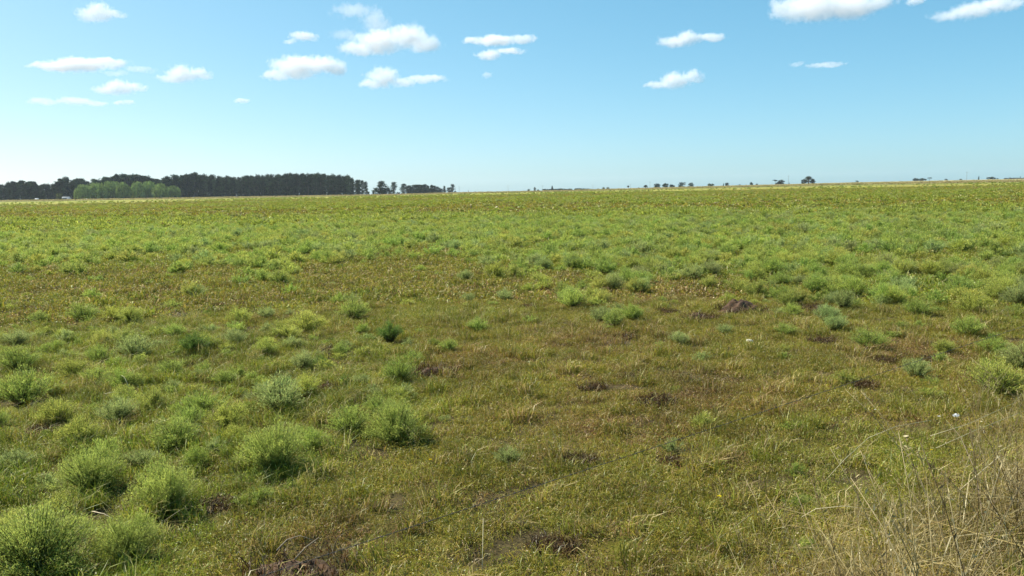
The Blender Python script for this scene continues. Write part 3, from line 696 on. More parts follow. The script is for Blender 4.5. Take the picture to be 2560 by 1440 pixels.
def scatter(name, protos, X, Y, Z, idx, scl, tint, label, kind='stuff', lean=.12, seed=1, zs=None):
    """one object: the small stuff set out on the ground by its own list of spots"""
    R = np.random.default_rng(seed); n = len(X)
    pc = bpy.data.collections.new(name + '_kinds')
    for i, me in enumerate(protos): pc.objects.link(bpy.data.objects.new('%s_kind_%02d' % (name, i), me))
    me = bpy.data.meshes.new(name); me.vertices.add(n)
    me.vertices.foreach_set('co', np.stack([X, Y, Z], 1).astype(np.float32).ravel())
    def put(nm, ty, dat, key='value'):
        a_ = me.attributes.new(nm, ty, 'POINT'); a_.data.foreach_set(key, dat)
    rot = np.stack([R.normal(size=n) * lean, R.normal(size=n) * lean, R.random(n) * 6.283], 1)
    put('rot', 'FLOAT_VECTOR', rot.astype(np.float32).ravel(), 'vector')
    sv = np.stack([scl, scl, scl * (zs if zs is not None else 1)], 1)
    put('scl', 'FLOAT_VECTOR', sv.astype(np.float32).ravel(), 'vector')
    put('idx', 'INT', idx.astype(np.int32)); put('tint', 'FLOAT_COLOR', np.concatenate([tint, np.ones((n, 1))], 1).astype(np.float32).ravel(), 'color')
    ob = link(bpy.data.objects.new(name, me)); me.materials.append(protos[0].materials[0])
    ng = bpy.data.node_groups.new(name, 'GeometryNodeTree')
    ng.interface.new_socket('Geometry', in_out='INPUT', socket_type='NodeSocketGeometry'); ng.interface.new_socket('Geometry', in_out='OUTPUT', socket_type='NodeSocketGeometry')
    gi, go = ng.nodes.new('NodeGroupInput'), ng.nodes.new('NodeGroupOutput')
    ip, ci = ng.nodes.new('GeometryNodeInstanceOnPoints'), ng.nodes.new('GeometryNodeCollectionInfo')
    ci.inputs['Collection'].default_value = pc; ci.inputs['Separate Children'].default_value = True; ci.inputs['Reset Children'].default_value = True
    def named(nm, ty):
        x = ng.nodes.new('GeometryNodeInputNamedAttribute'); x.data_type = ty; x.inputs['Name'].default_value = nm; return x.outputs['Attribute']
    ip.inputs['Pick Instance'].default_value = True
    ng.links.new(gi.outputs[0], ip.inputs['Points']); ng.links.new(ci.outputs[0], ip.inputs['Instance'])
    ng.links.new(named('idx', 'INT'), ip.inputs['Instance Index'])
    er = ng.nodes.new('FunctionNodeEulerToRotation'); ng.links.new(named('rot', 'FLOAT_VECTOR'), er.inputs[0]); ng.links.new(er.outputs[0], ip.inputs['Rotation'])
    ng.links.new(named('scl', 'FLOAT_VECTOR'), ip.inputs['Scale']); ng.links.new(ip.outputs[0], go.inputs[0])
    md = ob.modifiers.new('scatter', 'NODES'); md.node_group = ng
    return tag(ob, label, kind=kind)
def spots(R, n, r0, r1, half=.68, x0=0):
    a = R.uniform(-half, half, n); r = np.sqrt(R.uniform(r0 * r0, r1 * r1, n)); return np.sin(a) * r, np.cos(a) * r
def area(r0, r1, half=.68): return half * (r1 * r1 - r0 * r0)

# ------------------------------------------------------------------ earth mounds and holes, stones, sticks, flowers
NAMED, MOUNDS = [], []
def mound(px, py, w, label, hs=.45, seed=0, dep=.7):
    x, y, z = at(px, py); s = 1.25 * w * math.hypot(x, y, CAM_H) / F / 2; R2 = np.random.default_rng(int(px) + seed)
    e = empty('earth_mound', (x, y, z - .01), R2.random() * .6 - .3)
    nu, nv = 26, 10; V = []
    for j in range(nv + 1):
        t = j / nv
        for i in range(nu):
            a = 6.283 * i / nu; rr_ = (1 - t) ** .8
            q = 1 + .45 * (fbm(math.cos(a) * 1.6 + px, math.sin(a) * 1.6 + t * 2, 5) - .5) * 2
            V.append((math.cos(a) * rr_ * s * q, math.sin(a) * rr_ * s * dep * q, s * hs * .8 * (math.sin(t * 1.57) ** 1.1) * (.25 + 1.3 * float(vnoise(math.cos(a) * (1 - t) * 3.2 + px, math.sin(a) * (1 - t) * 3.2 + 9, 8))) + s * .16 * (float(vnoise(i * 1.9 + px, j * 2.3, 3)) - .5) - .02))
    Fc = []
    for j in range(nv):
        for i in range(nu):
            p0, p1, p2, p3 = j * nu + i, j * nu + (i + 1) % nu, (j + 1) * nu + (i + 1) % nu, (j + 1) * nu + i
            Fc += [[p0, p1, p2], [p0, p2, p3]]
    mb = MB(); mb.add(V, Fc, (.062, .031, .012)); mb.build('soil', M_SOIL, e)
    g = MB(); n_ = 420; blades(g, R2, n_, s * 1.15, .04, max(.10, min(.2, s * .9)), .007, [BR, (.062, .032, .012), ST, RU, OL], [1.6, 8, .2, .4, .3], lean=1.4, bend=1.0, base_z=s * hs * .15)
    o = g.build('dead_grass', M_GRASS, e); o['tint'] = [1., 1., 1., 1.]
    tag(e, label, 'earth mound'); NAMED.append((x, y, s)); MOUNDS.append((x, y, s)); return e
for a in [(1852, 778, 92, 'largest dark earth hole, at the near edge of the shrub band on the right', .55), (1750, 797, 72, 'dark earth hole just left of the largest one', .4),
          (2038, 776, 56, 'dark earth hole a little right of the largest one', .5), (1670, 785, 40, 'small dark earth hole left end of the line of holes', .4),
          (1328, 770, 34, 'small dark clod behind the centre on the brown grass', .5), (1482, 974, 50, 'dark clod of earth left of a smaller one, right of centre', .5),
          (1568, 948, 40, 'small dark clod right above the one right of centre', .5), (1640, 1008, 66, 'dark grassy hollow below the two clods right of centre', .3),
          (1384, 1372, 84, 'dark clump of earth in the bottom centre grass', .5), (2158, 966, 44, 'dark clod directly under the wire on the right', .5),
          (1078, 934, 92, 'brown earth mound beside the bright bush on a dark stem', .45), (2055, 856, 46, 'reddish dark clod on the brown grass at the right', .4),
          (1568, 846, 40, 'flat dark clod on the brown grass right of centre', .3), (545, 764, 16, 'tiny dark clod on the left olive grass, left of two', .7),
          (610, 760, 20, 'tiny dark clod on the left olive grass, right of two', .8), (745, 1438, 190, 'long dark earth bank with dead sticks at the bottom edge', .35),
          (1448, 1154, 52, 'dark clod under the wire near the centre foreground', .4), (1683, 1158, 40, 'brown clod below the wire right of the centre', .4),
          (800, 975, 60, 'brown mound of dead grass left of the low greyish bush', .4), (2210, 905, 36, 'dark spot of earth left of the bluish bush at the right', .4), (2330, 905, 40, 'dark earth spot left of the small yellow green bush on the right', .4),
          (545, 1268, 60, 'dark earth gap under the green bushes of the centre left', .3), (105, 1080, 50, 'dark hollow beside the yellowish bush near the left edge', .35), (820, 882, 60, 'flat dark earth streak near the tiny dark upright bush', .25)]:
    mound(*a[:4], hs=a[4])

# turf: short grass in three rings of rising coarseness
T_N = [turf(500 + i, 150, .17, .03, .085, .0042, w) for i, w in enumerate([(3, 3, 4, .6, 1.2, 0), (2, 2, 5, .7, 1.5, 0), (4, 4, 2, .4, .6, 0), (2, 3, 4, .9, 1, .4)])] \
    + [turf(510 + i, 120, .18, .02, .06, .0045, w, lean=1.6, bend=1.0) for i, w in enumerate([(.5, .5, 2, 2.0, 4, .6), (.2, .5, 1.5, 1.6, 4, 2.2)])] \
    + [turf(520 + i, 90, .09, .10, .20, .005, w, lean=.7, bend=.7) for i, w in enumerate([(4, 3, 2, .8, .5, 0), (1, 2, 3, 2.2, 1.5, .6)])]
T_M = [turf(530 + i, 80, .32, .04, .12, .013, w) for i, w in enumerate([(3, 3, 4, .6, 1.2, 0), (2, 2, 5, .7, 1.5, 0), (4, 4, 2, .4, .6, 0), (2, 3, 4, .9, 1, .4)])] \
    + [turf(540 + i, 70, .32, .03, .09, .014, w, lean=1.6, bend=1.0) for i, w in enumerate([(.5, .5, 2, 1.6, 4, .6), (.2, .5, 1.5, 1.2, 4, 2.0)])] \
    + [turf(550 + i, 50, .16, .12, .26, .015, w, lean=.7, bend=.7) for i, w in enumerate([(4, 3, 2, .8, .5, 0), (1, 2, 3, 1.6, 1.5, .4)])]
def tur(name, protos, r0, r1, dens, s0, s1, seed, label):
    R = np.random.default_rng(seed); X, Y = spots(R, int(area(r0, r1) * dens), r0, r1); Z = ground_z(X, Y); px, py = to_px(X, Y, Z); n = len(X)
    br = brown_w(px, py); bd = band_w(px, py); fw = fore_w(px, py); st = straw_w(px, py)
    nz = fbm(X * .9, Y * .9, 61); nb = fbm(X * .33, Y * .33, 67); nf = fbm(X * 2.6, Y * 2.6, 71)
    bare = (fbm(X * 1.6, Y * 1.6, 81) > .60 + .05 * (py < 800)) & (R.random(n) < .6)
    keep = ~bare; 
    p_dead = np.clip(.13 + .42 * br + .55 * sstep(.5, .7, nz) * .6 - .15 * bd + .14 * fw, 0, .85)
    u = R.random(n); idx = np.where(u < p_dead, 4 + (R.random(n) < .25 + .5 * br), R.integers(0, 4, n))
    idx = np.where((R.random(n) < .05 + .10 * sstep(.5, .65, nf) + .16 * fw), 6 + (R.random(n) < .4 + .4 * br), idx)
    g = (.30 * fw + .30 * bd + .22 * (sstep(.45, .65, nb) - .4))[:, None]
    tint = np.array([1.04, .98, .95]) * (.86 + .46 * nf[:, None]); tint = tint * (1 + g * np.array([-.10, .30, -.05])) * (1 - .12 * br[:, None] * np.array([0, 1, .3]))
    tint = tint * (1 + .25 * st[:, None] * np.array([1.5, 1.1, 1.4]))
    k = keep
    for (x_, y_, s_) in MOUNDS: k &= np.hypot((X - x_), (Y - y_) / .75) > s_ * 1.1 + .07
    return scatter(name, protos, X[k], Y[k], Z[k], idx[k], R.uniform(s0, s1, n)[k], np.clip(tint, .1, 3)[k], label, seed=seed)
tur('short_grass', T_N, 2.6, 17, 75, .8, 1.35, 1, 'short olive and brown pasture grass close to the camera')
tur('pasture_grass', T_M, 17, 62, 15, .85, 1.4, 2, 'short olive pasture grass of the middle distance')

# coarse cover of the far field
R = np.random.default_rng(3); r0, r1 = 60, 330
T_F = [turf(560 + i, 34, 1.0, .06, .20, .07, w) for i, w in enumerate([(3, 3, 5, .2, 1.0, 0), (2, 4, 4, .1, .4, 0), (1, 1.5, 5, .3, 1.8, .2)])]
a_ = R.uniform(-.66, .66, 26000); r_ = r0 + (r1 - r0) * R.random(26000) ** 1.35
X, Y = np.sin(a_) * r_, np.cos(a_) * r_; Z = ground_z(X, Y)
st_ = fbm(X * .018, Y * .05, 77) * .5 + .5 * fbm(X * .05, Y * .025, 21)
idx = np.where(R.random(len(X)) < sstep(.44, .6, st_), 1, np.where(R.random(len(X)) < .4, 2, 0))
scatter('far_grass', T_F, X, Y, Z - .03, idx, R.uniform(.8, 1.5, len(X)), np.array([1.12, 1.08, 1.05]) * R.uniform(.92, 1.12, (len(X), 1)), 'coarse olive grass of the far field', seed=3)
# tall straw along the far verge
R = np.random.default_rng(4); T_V = [turf(570 + i, 40, 1.3, .3, .8, .12, (0, .3, 1.2, 8, 1, 0)) for i in range(2)]
a_ = R.uniform(-.66, .66, 9000); r_ = EDGE_R(a_) + 2 + 150 * R.random(9000) ** 1.5; X, Y = np.sin(a_) * r_, np.cos(a_) * r_
scatter('verge_straw', T_V, X, Y, ground_z(X, Y) - .03, R.integers(0, 2, len(X)), R.uniform(.8, 1.5, len(X)), np.ones((len(X), 3)) * R.uniform(.8, 1.1, (len(X), 1)), 'pale dry grass strip along the far edge of the field', seed=4)

# ------------------------------------------------------------------ the shrubs: named ones first
def shrub(px, py, w, kind, label, hs=1.0, nm='bush', group=None, v=None, tint=None, rr=random.Random(21)):
    """py is the foot of the bush; w its width in photo pixels"""
    x, y, z = at(px, py); dist = math.hypot(x, y, CAM_H); s = w * dist / F / 1.05
    e = empty(nm, (x, y, z - .01), rr.random() * 6.28, (s, s, s * hs))
    v = rr.randrange(3) if v is None else v; t = tint or (rr.uniform(1.12, 1.38),) * 3
    for n_, me in zip(('foliage', 'stems'), SH[kind][v]):
        o = link(bpy.data.objects.new(n_, me), e); o['tint'] = [float(q) for q in t] + [1.0]
    tag(e, label, 'bush', group); NAMED.append((x, y, s * .5)); return e
for a in [
    (975, 858, 82, 'dark', 'dark green upright bush alone in the mid left field, darkest of all', 1.25),
    (905, 836, 46, 'green', 'small green bush just left of the darkest upright bush', 1.2),
    (996, 958, 108, 'green', 'bright green bush on a dark stem beside the brown earth mound', 1.05),
    (484, 884, 92, 'dark', 'dark green bush with yellow tips above the left foreground bushes', .95),
    (590, 866, 84, 'grey', 'pale feathery bush right of the dark one with yellow tips', .9),
    (722, 846, 84, 'yellow', 'pale yellow green bush halfway between the two darkest bushes', .7),
    (666, 796, 60, 'grey', 'small pale bush alone on the short olive grass, farthest of the left scatter', .8),
    (990, 1104, 160, 'fine', 'big bright green dome shaped bush at the right edge of the foreground bushes', 1.0),
    (872, 1085, 130, 'plain', 'feathery mid green bush touching the big bright dome on its left', .95),
    (688, 1180, 190, 'fine', 'broad green bush at the centre of the foreground bushes', 1.0),
    (700, 1030, 180, 'grey', 'broad grey green bush behind the broad central one', .85),
    (500, 1042, 160, 'green', 'deep green wide bush in the middle row of the foreground bushes', .7),
    (292, 1058, 120, 'grey', 'grey green bush left of the deep green wide one', .85),
    (204, 1116, 116, 'yellow', 'yellow flowering bush with pale tips on its left flank', 1.0),
    (446, 1116, 150, 'plain', 'wide low green bush in front of the deep green wide one', .75),
    (226, 1226, 160, 'fine', 'bluish green bush just below the yellow flowering one', .95),
    (420, 1272, 170, 'fine', 'large pale green bush with a dark hollow under its right side', 1.05),
    (492, 1168, 76, 'green', 'narrow bright green upright bush above the large pale one', 1.15),
    (95, 1436, 290, 'fine', 'huge yellow green bush filling the bottom left corner', .85),
    (322, 1400, 165, 'fine', 'grey green bush right of the huge corner bush', 1.0),
    (60, 1010, 150, 'plain', 'broad green bush at the left edge, above the bluish ones', .85),
    (142, 1062, 104, 'yellow', 'yellowish green bush with a dark hollow on its right, near the left edge', .95),
    (182, 944, 88, 'yellow', 'small yellow topped bush above the broad one of the left edge', .9),
    (50, 928, 120, 'plain', 'green bush cut by the left edge, level with the small yellow topped one', .8),
    (338, 896, 110, 'grey', 'grey green bush with arched pale dead stalks above it', .85),
    (250, 906, 80, 'green', 'small leafy green bush left of the one with arched stalks', .85),
    (40, 866, 90, 'grey', 'pale bush at the left edge, farthest back of that side', .7),
    (130, 885, 76, 'green', 'small green bush between the left edge and the arched stalks', .7),
    (588, 1100, 76, 'yellow', 'yellow green bush tucked between the central bushes', .9),
    (866, 968, 52, 'dark', 'small dark bush left of the bright one on a dark stem', 1.1),
    (905, 966, 66, 'grey', 'low greyish bush touching the bright one on a dark stem', .8),
    (430, 942, 90, 'plain', 'mid green bush directly in front of the dark one with yellow tips', .75),
    (560, 960, 84, 'plain', 'low plain green bush above the deep green wide one', .7),
    (800, 918, 44, 'dark', 'tiny dark upright bush beside a dark earth streak', 1.3),
    (1122, 880, 68, 'plain', 'small green bush right of the darkest upright bush', .9),
    (1086, 866, 44, 'green', 'tiny green bush touching the one right of the darkest', .9),
    (1288, 886, 60, 'dark', 'low dark green tuft like bush on the olive grass at the centre', .55),
    (1268, 1160, 96, 'grey', 'grey green bush alone on the centre foreground grass', .8),
    (1112, 1056, 46, 'grey', 'tiny silvery plant right of the big bright dome', .8),
    (1170, 758, 52, 'grey', 'small pale bush near the brown streak behind the centre', .9),
    (1262, 752, 66, 'grey', 'pale feathery bush right of the small one near the brown streak', .8),
    (1505, 808, 92, 'grey', 'bluish green bush alone below the band, right of centre', .8),
    (1422, 752, 70, 'plain', 'yellow green bush at the foot of the band, left of its neighbour twin', .8),
    (1480, 748, 66, 'yellow', 'yellow bush at the foot of the band, above the lone bluish one', .8),
    (1700, 862, 74, 'grey', 'pale green bush alone on the brown grass right of centre', .8),
    (1812, 834, 60, 'grey', 'small grey bush left of the twin below the dark earth holes', .7),
    (1965, 838, 74, 'plain', 'green bush below the dark earth hole on the right', .7),
    (2175, 872, 110, 'plain', 'wide green bush in the right field above the wire\'s far end', .75),
    (2290, 945, 96, 'grey', 'bluish green bush just above the wire at the right', .8),
    (2360, 884, 66, 'yellow', 'small yellow green bush between two dark earth spots on the right', .9),
    (2482, 884, 96, 'green', 'deep green bush near the right edge above the golden one', .7),
    (2490, 985, 170, 'yellow', 'golden yellow flowering bush at the right edge', .75),
    (2010, 1272, 110, 'green', 'low deep green tuft alone in the dry grass of the lower right', .55),
    (2290, 790, 90, 'plain', 'large pale bush on the near right border of the band', .8),
    (1850, 735, 90, 'yellow', 'yellow topped bush just above the largest dark earth hole', .75),
    (640, 1262, 120, 'green', 'green bush beneath the broad central one, over a dark gap', .6),
    (760, 1110, 100, 'plain', 'feathery bush between the broad central one and the dome\'s neighbour', .8),
    (40, 1180, 120, 'grey', 'dull bush at the left edge beside the bluish green one', .7),
    (150, 1290, 110, 'yellow', 'yellowish low bush between the bluish green one and the huge corner bush', .8),
    (350, 1165, 90, 'grey', 'small grey green bush between the bluish and the wide low one', .8)]:
    shrub(*a[:5], hs=a[5])

# shrubs of the band and of the loose scatter: the largest in view are objects, the rest one mass
R = np.random.default_rng(9)
def band_spots(n, r0, r1, pw=1.0):
    a = R.uniform(-.66, .66, n); r = np.sqrt(R.uniform(r0 * r0, r1 * r1, n)); X, Y = np.sin(a) * r, np.cos(a) * r
    Z = ground_z(X, Y); px, py = to_px(X, Y, Z)
    w = band_w(px, py) * (.35 + .65 * sstep(.34, .5, fbm(X * .35, Y * .2, 91)))
    rim = .10 * sstep(650, 700, py) * (1 - sstep(800, 860, py)) * sstep(900, 1300, px)
    sc = .42 * fore_w(px, py) + .04 * sstep(700, 760, py) * (1 - sstep(830, 900, py)) * (px < 1000)
    k = R.random(n) < np.maximum(np.maximum(w, rim), sc) * pw
    for (x_, y_, s_) in NAMED: k &= np.hypot(X - x_, Y - y_) > s_ * .9 + .12
    return X[k], Y[k], Z[k], px[k], py[k]
X, Y, Z, px, py = band_spots(int(area(4.5, 66, .66) * 4.2), 4.5, 66)
r = np.hypot(X, Y); size = (.34 + .44 * R.random(len(X)) ** 1.3) * np.where(fore_w(px, py) > .5, .62, 1.0)
tint = np.ones((len(X), 3)) * (.86 + .36 * fbm(X * .5, Y * .5, 95)[:, None]) * (1 + (R.random((len(X), 3)) - .5) * .14)
def right_label(x):
    for lim, w in ((1500, 'pale feathery bush at the foot of the dense band, left of the lone bluish bush'), (1720, 'pale feathery bush between the lone bluish bush and the largest dark earth hole'), (1950, 'pale feathery bush of the band, around the largest dark earth hole'),
                   (2150, 'pale feathery bush of the band, above the dark earth hole right of the largest'), (2350, 'pale yellow green bush of the near right part of the band')):
        if x < lim: return w
    return 'pale yellow green bush of the band beside the right edge of the picture'
order = np.argsort(-(size / r)); big = order[:225]; rest = order[225:]
for i in big:
    right = px[i] > 1250; fore = fore_w(px[i], py[i]) > .4
    lab, grp = (('small feathery bush filling in between the larger foreground bushes on the left', 'small bushes of the left foreground') if fore else
                (right_label(px[i]), 'bushes of the near right side of the band') if right else
                ('pale feathery bush at the near side of the dense band, left half', 'bushes of the near left side of the band'))
    kd = random.Random(int(i)).choice(['plain', 'plain', 'yellow', 'grey', 'yellow', 'plain'])
    e = empty('bush', (X[i], Y[i], Z[i] - .01), float(R.random() * 6.28), (size[i], size[i], size[i] * float(R.uniform(.75, 1.05))))
    for n_, me in zip(('foliage', 'stems'), SH[kd][int(i) % 3]):
        o = link(bpy.data.objects.new(n_, me), e); o['tint'] = [float(q) * 1.25 for q in tint[i]] + [1.0]
    tag(e, lab, 'bush', grp)
nearm = rest
scatter('shrub_thicket', MID, X[nearm], Y[nearm], Z[nearm] - .01, R.integers(0, 6, len(nearm)), size[nearm] * 1.1, tint[nearm] * 1.16, 'dense yellow green band of feathery shrubs across the middle field', seed=10, zs=R.uniform(.75, 1.05, len(nearm)))
# low weeds filling the gaps between the bushes
R = np.random.default_rng(17); X2, Y2 = spots(R, 9000, 4, 40); Z2 = ground_z(X2, Y2); px, py = to_px(X2, Y2, Z2)
k = R.random(len(X2)) < np.maximum(.62 * fore_w(px, py) * (.3 + .7 * sstep(.4, .55, fbm(X2 * .8, Y2 * .8, 15))), .05 + .3 * band_w(px, py))
for (x_, y_, s_) in MOUNDS: k &= np.hypot(X2 - x_, Y2 - y_) > s_ * 1.1
X2, Y2, Z2 = X2[k], Y2[k], Z2[k]; n = len(X2)
scatter('low_weeds', MID, X2, Y2, Z2 - .02, R.integers(0, 6, n), R.uniform(.16, .34, n), np.ones((n, 3)) * R.uniform(.95, 1.3, (n, 1)), 'low green weeds between the bushes and on the turf', seed=18, zs=R.uniform(.6, 1.0, n))
# far shrubs, thinning out towards the field edge
n = 26000; a_ = R.uniform(-.66, .66, n); r_ = 60 + 420 * R.random(n) ** 1.5; X, Y = np.sin(a_) * r_, np.cos(a_) * r_; Z = ground_z(X, Y)
px, py = to_px(X, Y, Z); st_ = fbm(X * .018, Y * .05, 77) * .5 + .5 * fbm(X * .05, Y * .025, 21)
k = R.random(n) < np.maximum(band_w(px, py) * .9, .06 + .55 * sstep(.46, .6, st_)); X, Y, Z = X[k], Y[k], Z[k]; n = len(X)
scatter('far_shrubs', FARM, X, Y, Z - .02, R.integers(0, 4, n), R.uniform(.6, 1.3, n), np.array([1.12, 1.03, .85]) * R.uniform(.92, 1.1, (n, 1)), 'low yellow green shrubs dotted over the far field', seed=12, zs=R.uniform(.6, .9, n))

# ------------------------------------------------------------------ dry tall grass of the road bank, lower right
S_T = []
for i in range(5):
    mb = MB(); R2 = np.random.default_rng(700 + i)
    blades(mb, R2, 46, .10, .16, .50, .0042, [ST, (.52, .45, .25), OL, BR, (.36, .30, .15)], [4, 3, 1.2, 1, 3], lean=1.0, bend=.9)
    blades(mb, R2, 30, .14, .05, .16, .005, [ST, OL, BR], [3, 1, 2], lean=1.8, bend=1.0)
    S_T.append(mb.mesh('straw_tuft', M_GRASS))
for i in range(3):    # single seeding stems, thin and arched
    mb = MB(); R2 = np.random.default_rng(720 + i)
    for q in range(5):
        a = R2.random() * 6.28; h = R2.uniform(.45, .85); b = R2.uniform(.1, .55); t = np.linspace(0, 1, 7)
        P = np.stack([math.cos(a) * b * h * t ** 2 + .05 * R2.normal(), math.sin(a) * b * h * t ** 2 + .05 * R2.normal(), h * (t - .25 * b * t ** 3)], 1)
        cc = np.array([(.40, .34, .18), (.20, .15, .08), (.48, .42, .26)][R2.integers(3)])
        mb.tube(P, np.linspace(.0019, .0009, 7), cc, 3)
        m_ = 16; s = R2.integers(4, 6, m_); Pl = P[s] + (P[6] - P[4]) * R2.random((m_, 1)) * .5; D = rvec(R2, m_) * .013 + [0, 0, .008]
        W = np.cross(D, rvec(R2, m_)); W = W / (np.linalg.norm(W, axis=1, keepdims=True) + 1e-6) * .0022
        mb.leaves(Pl, D, W, np.tile(cc * 1.15, (m_, 1)))
    S_T.append(mb.mesh('seed_stems', M_GRASS))
R = np.random.default_rng(14); n = 9000; X, Y = spots(R, n, 2.6, 15, .68); Z = ground_z(X, Y); px, py = to_px(X, Y, Z); w = straw_w(px, py)
k = R.random(n) < np.maximum(w * .75, .016); X, Y, Z, w = X[k], Y[k], Z[k], w[k]; n = len(X)
idx = np.where(R.random(n) < np.where(w > .2, .25, .75), R.integers(5, 8, n), R.integers(0, 5, n))
scatter('dry_grass', S_T, X, Y, Z, idx, R.uniform(.55, 1.0 + .6 * np.clip(w, 0, 1), n) * (.55 + .5 * np.clip(w, 0, 1)), np.array([.92, .86, .72]) * R.uniform(.65, 1.1, (n, 1)), 'tall dry straw coloured grass on the road bank at the lower right', seed=15, lean=.2)

# ------------------------------------------------------------------ stones, sticks, flowers
def stone(px, py, w, label, col):
    x, y, z = at(px, py); s = w * math.hypot(x, y, CAM_H) / F / 2; bm = bmesh.new(); bmesh.ops.create_icosphere(bm, subdivisions=3, radius=1)
    R2 = np.random.default_rng(int(px))
    o3 = R2.random(3) * 9
    V = np.array([v.co[:] for v in bm.verts]); f = .75 + .5 * fbm(V[:, 0] * 1.3 + o3[0], V[:, 1] * 1.3 + V[:, 2] + o3[1], 4); V = V * f[:, None] * np.array([s, s * .7, s * .6])
    mb = MB(); mb.add(V, [[v.index for v in fa.verts] for fa in bm.faces], col); bm.free()
    o = mb.build('stone', M_STONE, None, (x, y, z + s * .55 + .02)); tag(o, label, 'stone'); return o
stone(1873, 862, 18, 'whitish stone on the brown grass right of centre', (.55, .52, .45))
stone(1545, 907, 9, 'tiny pale stone above the dark clods right of centre', (.5, .46, .38))
def stick(pts, r, label, col=(.30, .23, .15)):
    P = []
    for px, py, h in pts:
        x, y, z = at(px, py, h); P.append((x, y, ground_z(x, y) + h))
    c = np.array(P[0]); mb = MB(); mb.tube(np.array(P) - c, np.linspace(r, r * .4, len(P)), col, 6)
    tag(mb.build('dead_stick', M_BARK, None, tuple(c)), label, 'stick')
stick([(694, 1414, .10), (720, 1398, .13), (752, 1391, .14), (792, 1390, .10)], .0045, 'curved pale dead stick on the dark bank at the bottom edge')
stick([(738, 1430, .08), (765, 1415, .12), (800, 1392, .13)], .005, 'straight dead stick crossing the dark bank at the bottom edge')
stick([(232, 1298, .06), (262, 1318, .10), (300, 1322, .05)], .003, 'thin pale dead twig below the bluish green bush', (.5, .42, .28))
def stalk(pts, r, label, col=(.52, .46, .28)):
    """a long bent grass stalk: its foot on the ground, its other points (px, py, height)"""
    P = []
    for px, py, h in pts:
        d = ray(px, py); x0, y0, z0 = at(px, py); zz = z0 + h; t = (zz - CAM_H) / d[2]; P.append((d[0] * t, d[1] * t, zz))
    c = np.array(P[0]); mb = MB(); mb.tube(np.array(P) - c, np.linspace(r, r * .5, len(P)), col, 4)
    tag(mb.build('dry_stalk', M_BARK, None, tuple(c)), label, 'grass stalk')
stalk([(350, 880, .0), (338, 850, .12), (346, 836, .18), (362, 842, .16)], .003, 'short arched dead stalk above the grey green bush at the left', (.5, .46, .34))
stalk([(326, 990, .0), (322, 965, .10), (310, 942, .2), (303, 938, .2)], .003, 'thin curved pale stalk above the bluish bushes at the left')
stalk([(350, 1000, .02), (318, 984, .1), (285, 980, .14), (262, 984, .1)], .003, 'pale horizontal bent stalk over the grey green bush at the left', (.6, .55, .38))
stalk([(1205, 1440, .0), (1207, 1360, .14), (1208, 1296, .26)], .0022, 'thin upright pale stalk at the bottom centre')
stalk([(2060, 1205, .0), (2110, 1150, .16), (2170, 1095, .30), (2240, 1066, .38), (2330, 1050, .36)], .003, 'long arched straw stalk left of the white flower')
stalk([(1998, 1310, .0), (2005, 1292, .1), (2040, 1272, .18), (2110, 1265, .2), (2190, 1275, .16)], .0025, 'low arched pale stalk over the deep green tuft')
stalk([(1760, 1372, .02), (1820, 1330, .12), (1882, 1282, .22)], .0022, 'slanting straw stalk at the lower right of centre')
stalk([(2325, 1090, .35), (2420, 1060, .45), (2540, 1005, .5)], .0022, 'upper of two long pale stalks leaning right near the white flower')
stalk([(2340, 1120, .3), (2440, 1075, .42), (2580, 1020, .5)], .0022, 'lower of two long pale stalks leaning right near the white flower')
stalk([(2395, 1230, .1), (2440, 1190, .25), (2500, 1140, .4)], .004, 'thick pale broken stalk in the dry grass at the right edge')
stalk([(2475, 1420, .0), (2440, 1180, .42), (2400, 1090, .56), (2365, 1050, .62)], .0028, 'dark upright weed stem crossing the dry grass below the white flower', (.16, .12, .07))
stalk([(2125, 1440, .0), (2050, 1380, .08), (1990, 1230, .30)], .0025, 'brown weed stem slanting left in the lower right grass', (.22, .16, .09))
stalk([(1915, 1330, .0), (1890, 1250, .15), (1860, 1190, .25)], .0022, 'brown thin weed stem left of the deep green tuft', (.24, .19, .1))
M_PETAL = leaf_material('petals', .3, .05, 5, 0, False)
def flower(px, py, w, col, label, h=.12, fluffy=False):
    d = ray(px, py); x0, y0, z0 = at(px, py, 0); t = (z0 + h - CAM_H) / d[2]; x, y = d[0] * t, d[1] * t; g0 = float(ground_z(x, y)); s = w * math.hypot(x, y, CAM_H) / F / 2
    e = empty('wild_flower', (x, y, g0)); R2 = np.random.default_rng(int(px + py)); top = z0 + h - g0
    a = MB(); a.tube([(0, 0, -.01), (.01, 0, top * .5), (0, 0, top)], [.0018, .0015, .0012], (.12, .16, .04), 4); a.build('stem', M_GRASS, e)['tint'] = [1., 1., 1., 1.]
    n_ = 60 if fluffy else 26; D = rvec(R2, n_) * np.array([1, 1, .8 if fluffy else .35]); D[:, 2] = np.abs(D[:, 2]) + .15; D *= s
    W = np.cross(D, rvec(R2, n_)); W = W / (np.linalg.norm(W, axis=1, keepdims=True) + 1e-6) * s * .22
    b = MB(); b.leaves(np.tile([0, 0, top], (n_, 1)), D, W, np.tile(col, (n_, 1))); b.build('petals', M_PETAL, e)
    tag(e, label, 'flower', None)
YE = (.75, .62, .02)
flower(1798, 1241, 13, YE, 'yellow flower alone in the grass left of the deep green tuft'); flower(2329, 1125, 8, YE, 'small yellow flower, left of two in the right hand dry grass', .2)
flower(2430, 1127, 12, YE, 'yellow flower, right of two in the right hand dry grass', .25); flower(2390, 1041, 15, (.85, .84, .82), 'fluffy white seed head above the dry grass at the right', .45, True)
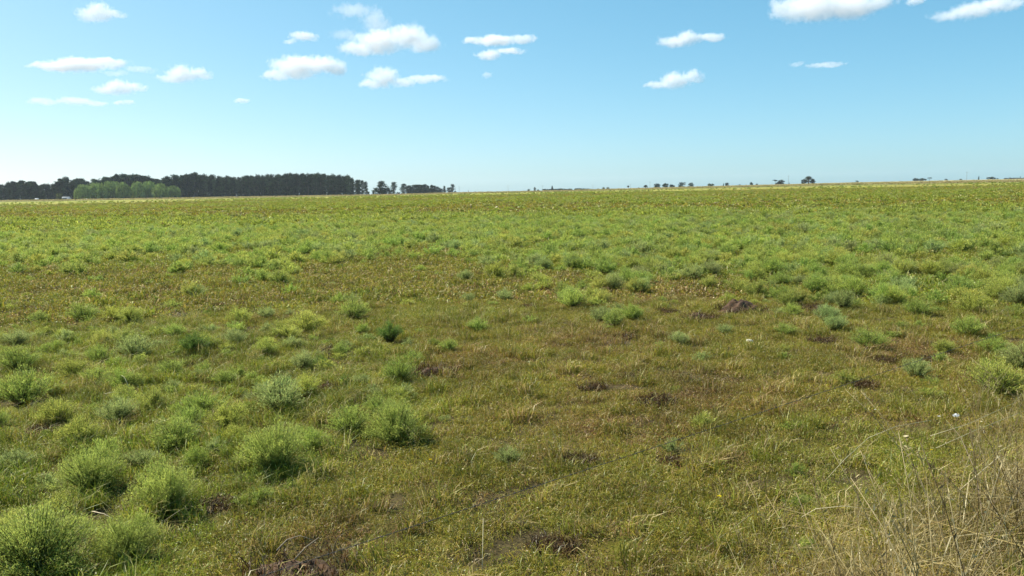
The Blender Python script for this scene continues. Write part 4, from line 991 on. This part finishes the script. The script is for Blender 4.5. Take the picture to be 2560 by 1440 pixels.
flower(2348, 1041, 7, (.8, .78, .76), 'tiny white flower just left of the fluffy white seed head', .35); flower(2188, 1024, 5, (.8, .78, .7), 'tiny white flower under the wire\'s far end', .1)
flower(423, 1266, 7, (.8, .8, .72), 'tiny white flower at the foot of the large pale green bush', .06); flower(503, 1275, 7, (.8, .8, .72), 'tiny white flower on the dark gap right of the large pale bush', .06)
flower(230, 1384, 7, (.8, .8, .78), 'tiny white flower between the corner bush and its grey green neighbour', .08); flower(1041, 1375, 6, (.8, .8, .75), 'tiny white flower near the bottom centre', .06)
flower(696, 1130, 6, (.8, .8, .75), 'tiny white flower right of the broad central bush', .05); flower(1076, 1149, 9, YE, 'faint yellow flowers low in the grass below the big bright dome', .05)

# ------------------------------------------------------------------ the fence wire in front: two twisted strands with barbs
WZ = .55
def on_plane(px, py, z): d = ray(px, py); t = (z - CAM_H) / d[2]; return np.array([d[0] * t, d[1] * t, z])
A, B = on_plane(700, 1425, WZ), on_plane(2314, 896, WZ); u = (B - A); Lw = np.linalg.norm(u); u = u / Lw
A = A - u * 1.6; n_ = 1000; LT = Lw + 10.0; t = np.linspace(0, LT, n_); side = np.cross(u, [0, 0, 1.0])
e = empty('barbed_wire', tuple(A))
for s in (0, math.pi):
    ph = t * 2 * math.pi / .09 + s; P = np.outer(t, u) + np.outer(np.cos(ph), side) * .0018 + np.outer(np.sin(ph), [0, 0, 1.0]) * .0018
    mb = MB(); mb.tube(P, [.0013] * n_, (.10, .085, .07), 4); mb.build('strand', M_METAL, e)
for k in range(int(LT / .15)):
    p = u * (k * .15 + .05); mb = MB()
    for q in (0.6, 2.2):
        v = (side * math.cos(q) + np.array([0, 0, 1.0]) * math.sin(q)) * .014; mb.tube([p - v + u * .004, p, p + v - u * .004], [.0006, .0013, .0006], (.07, .06, .05), 4)
    mb.tube([p - u * .005, p, p + u * .005], [.0035] * 3, (.07, .06, .05), 6); mb.build('barb', M_METAL, e)
tag(e, 'thin dark barbed wire running from the bottom edge up to the right across the grass', 'barbed wire')
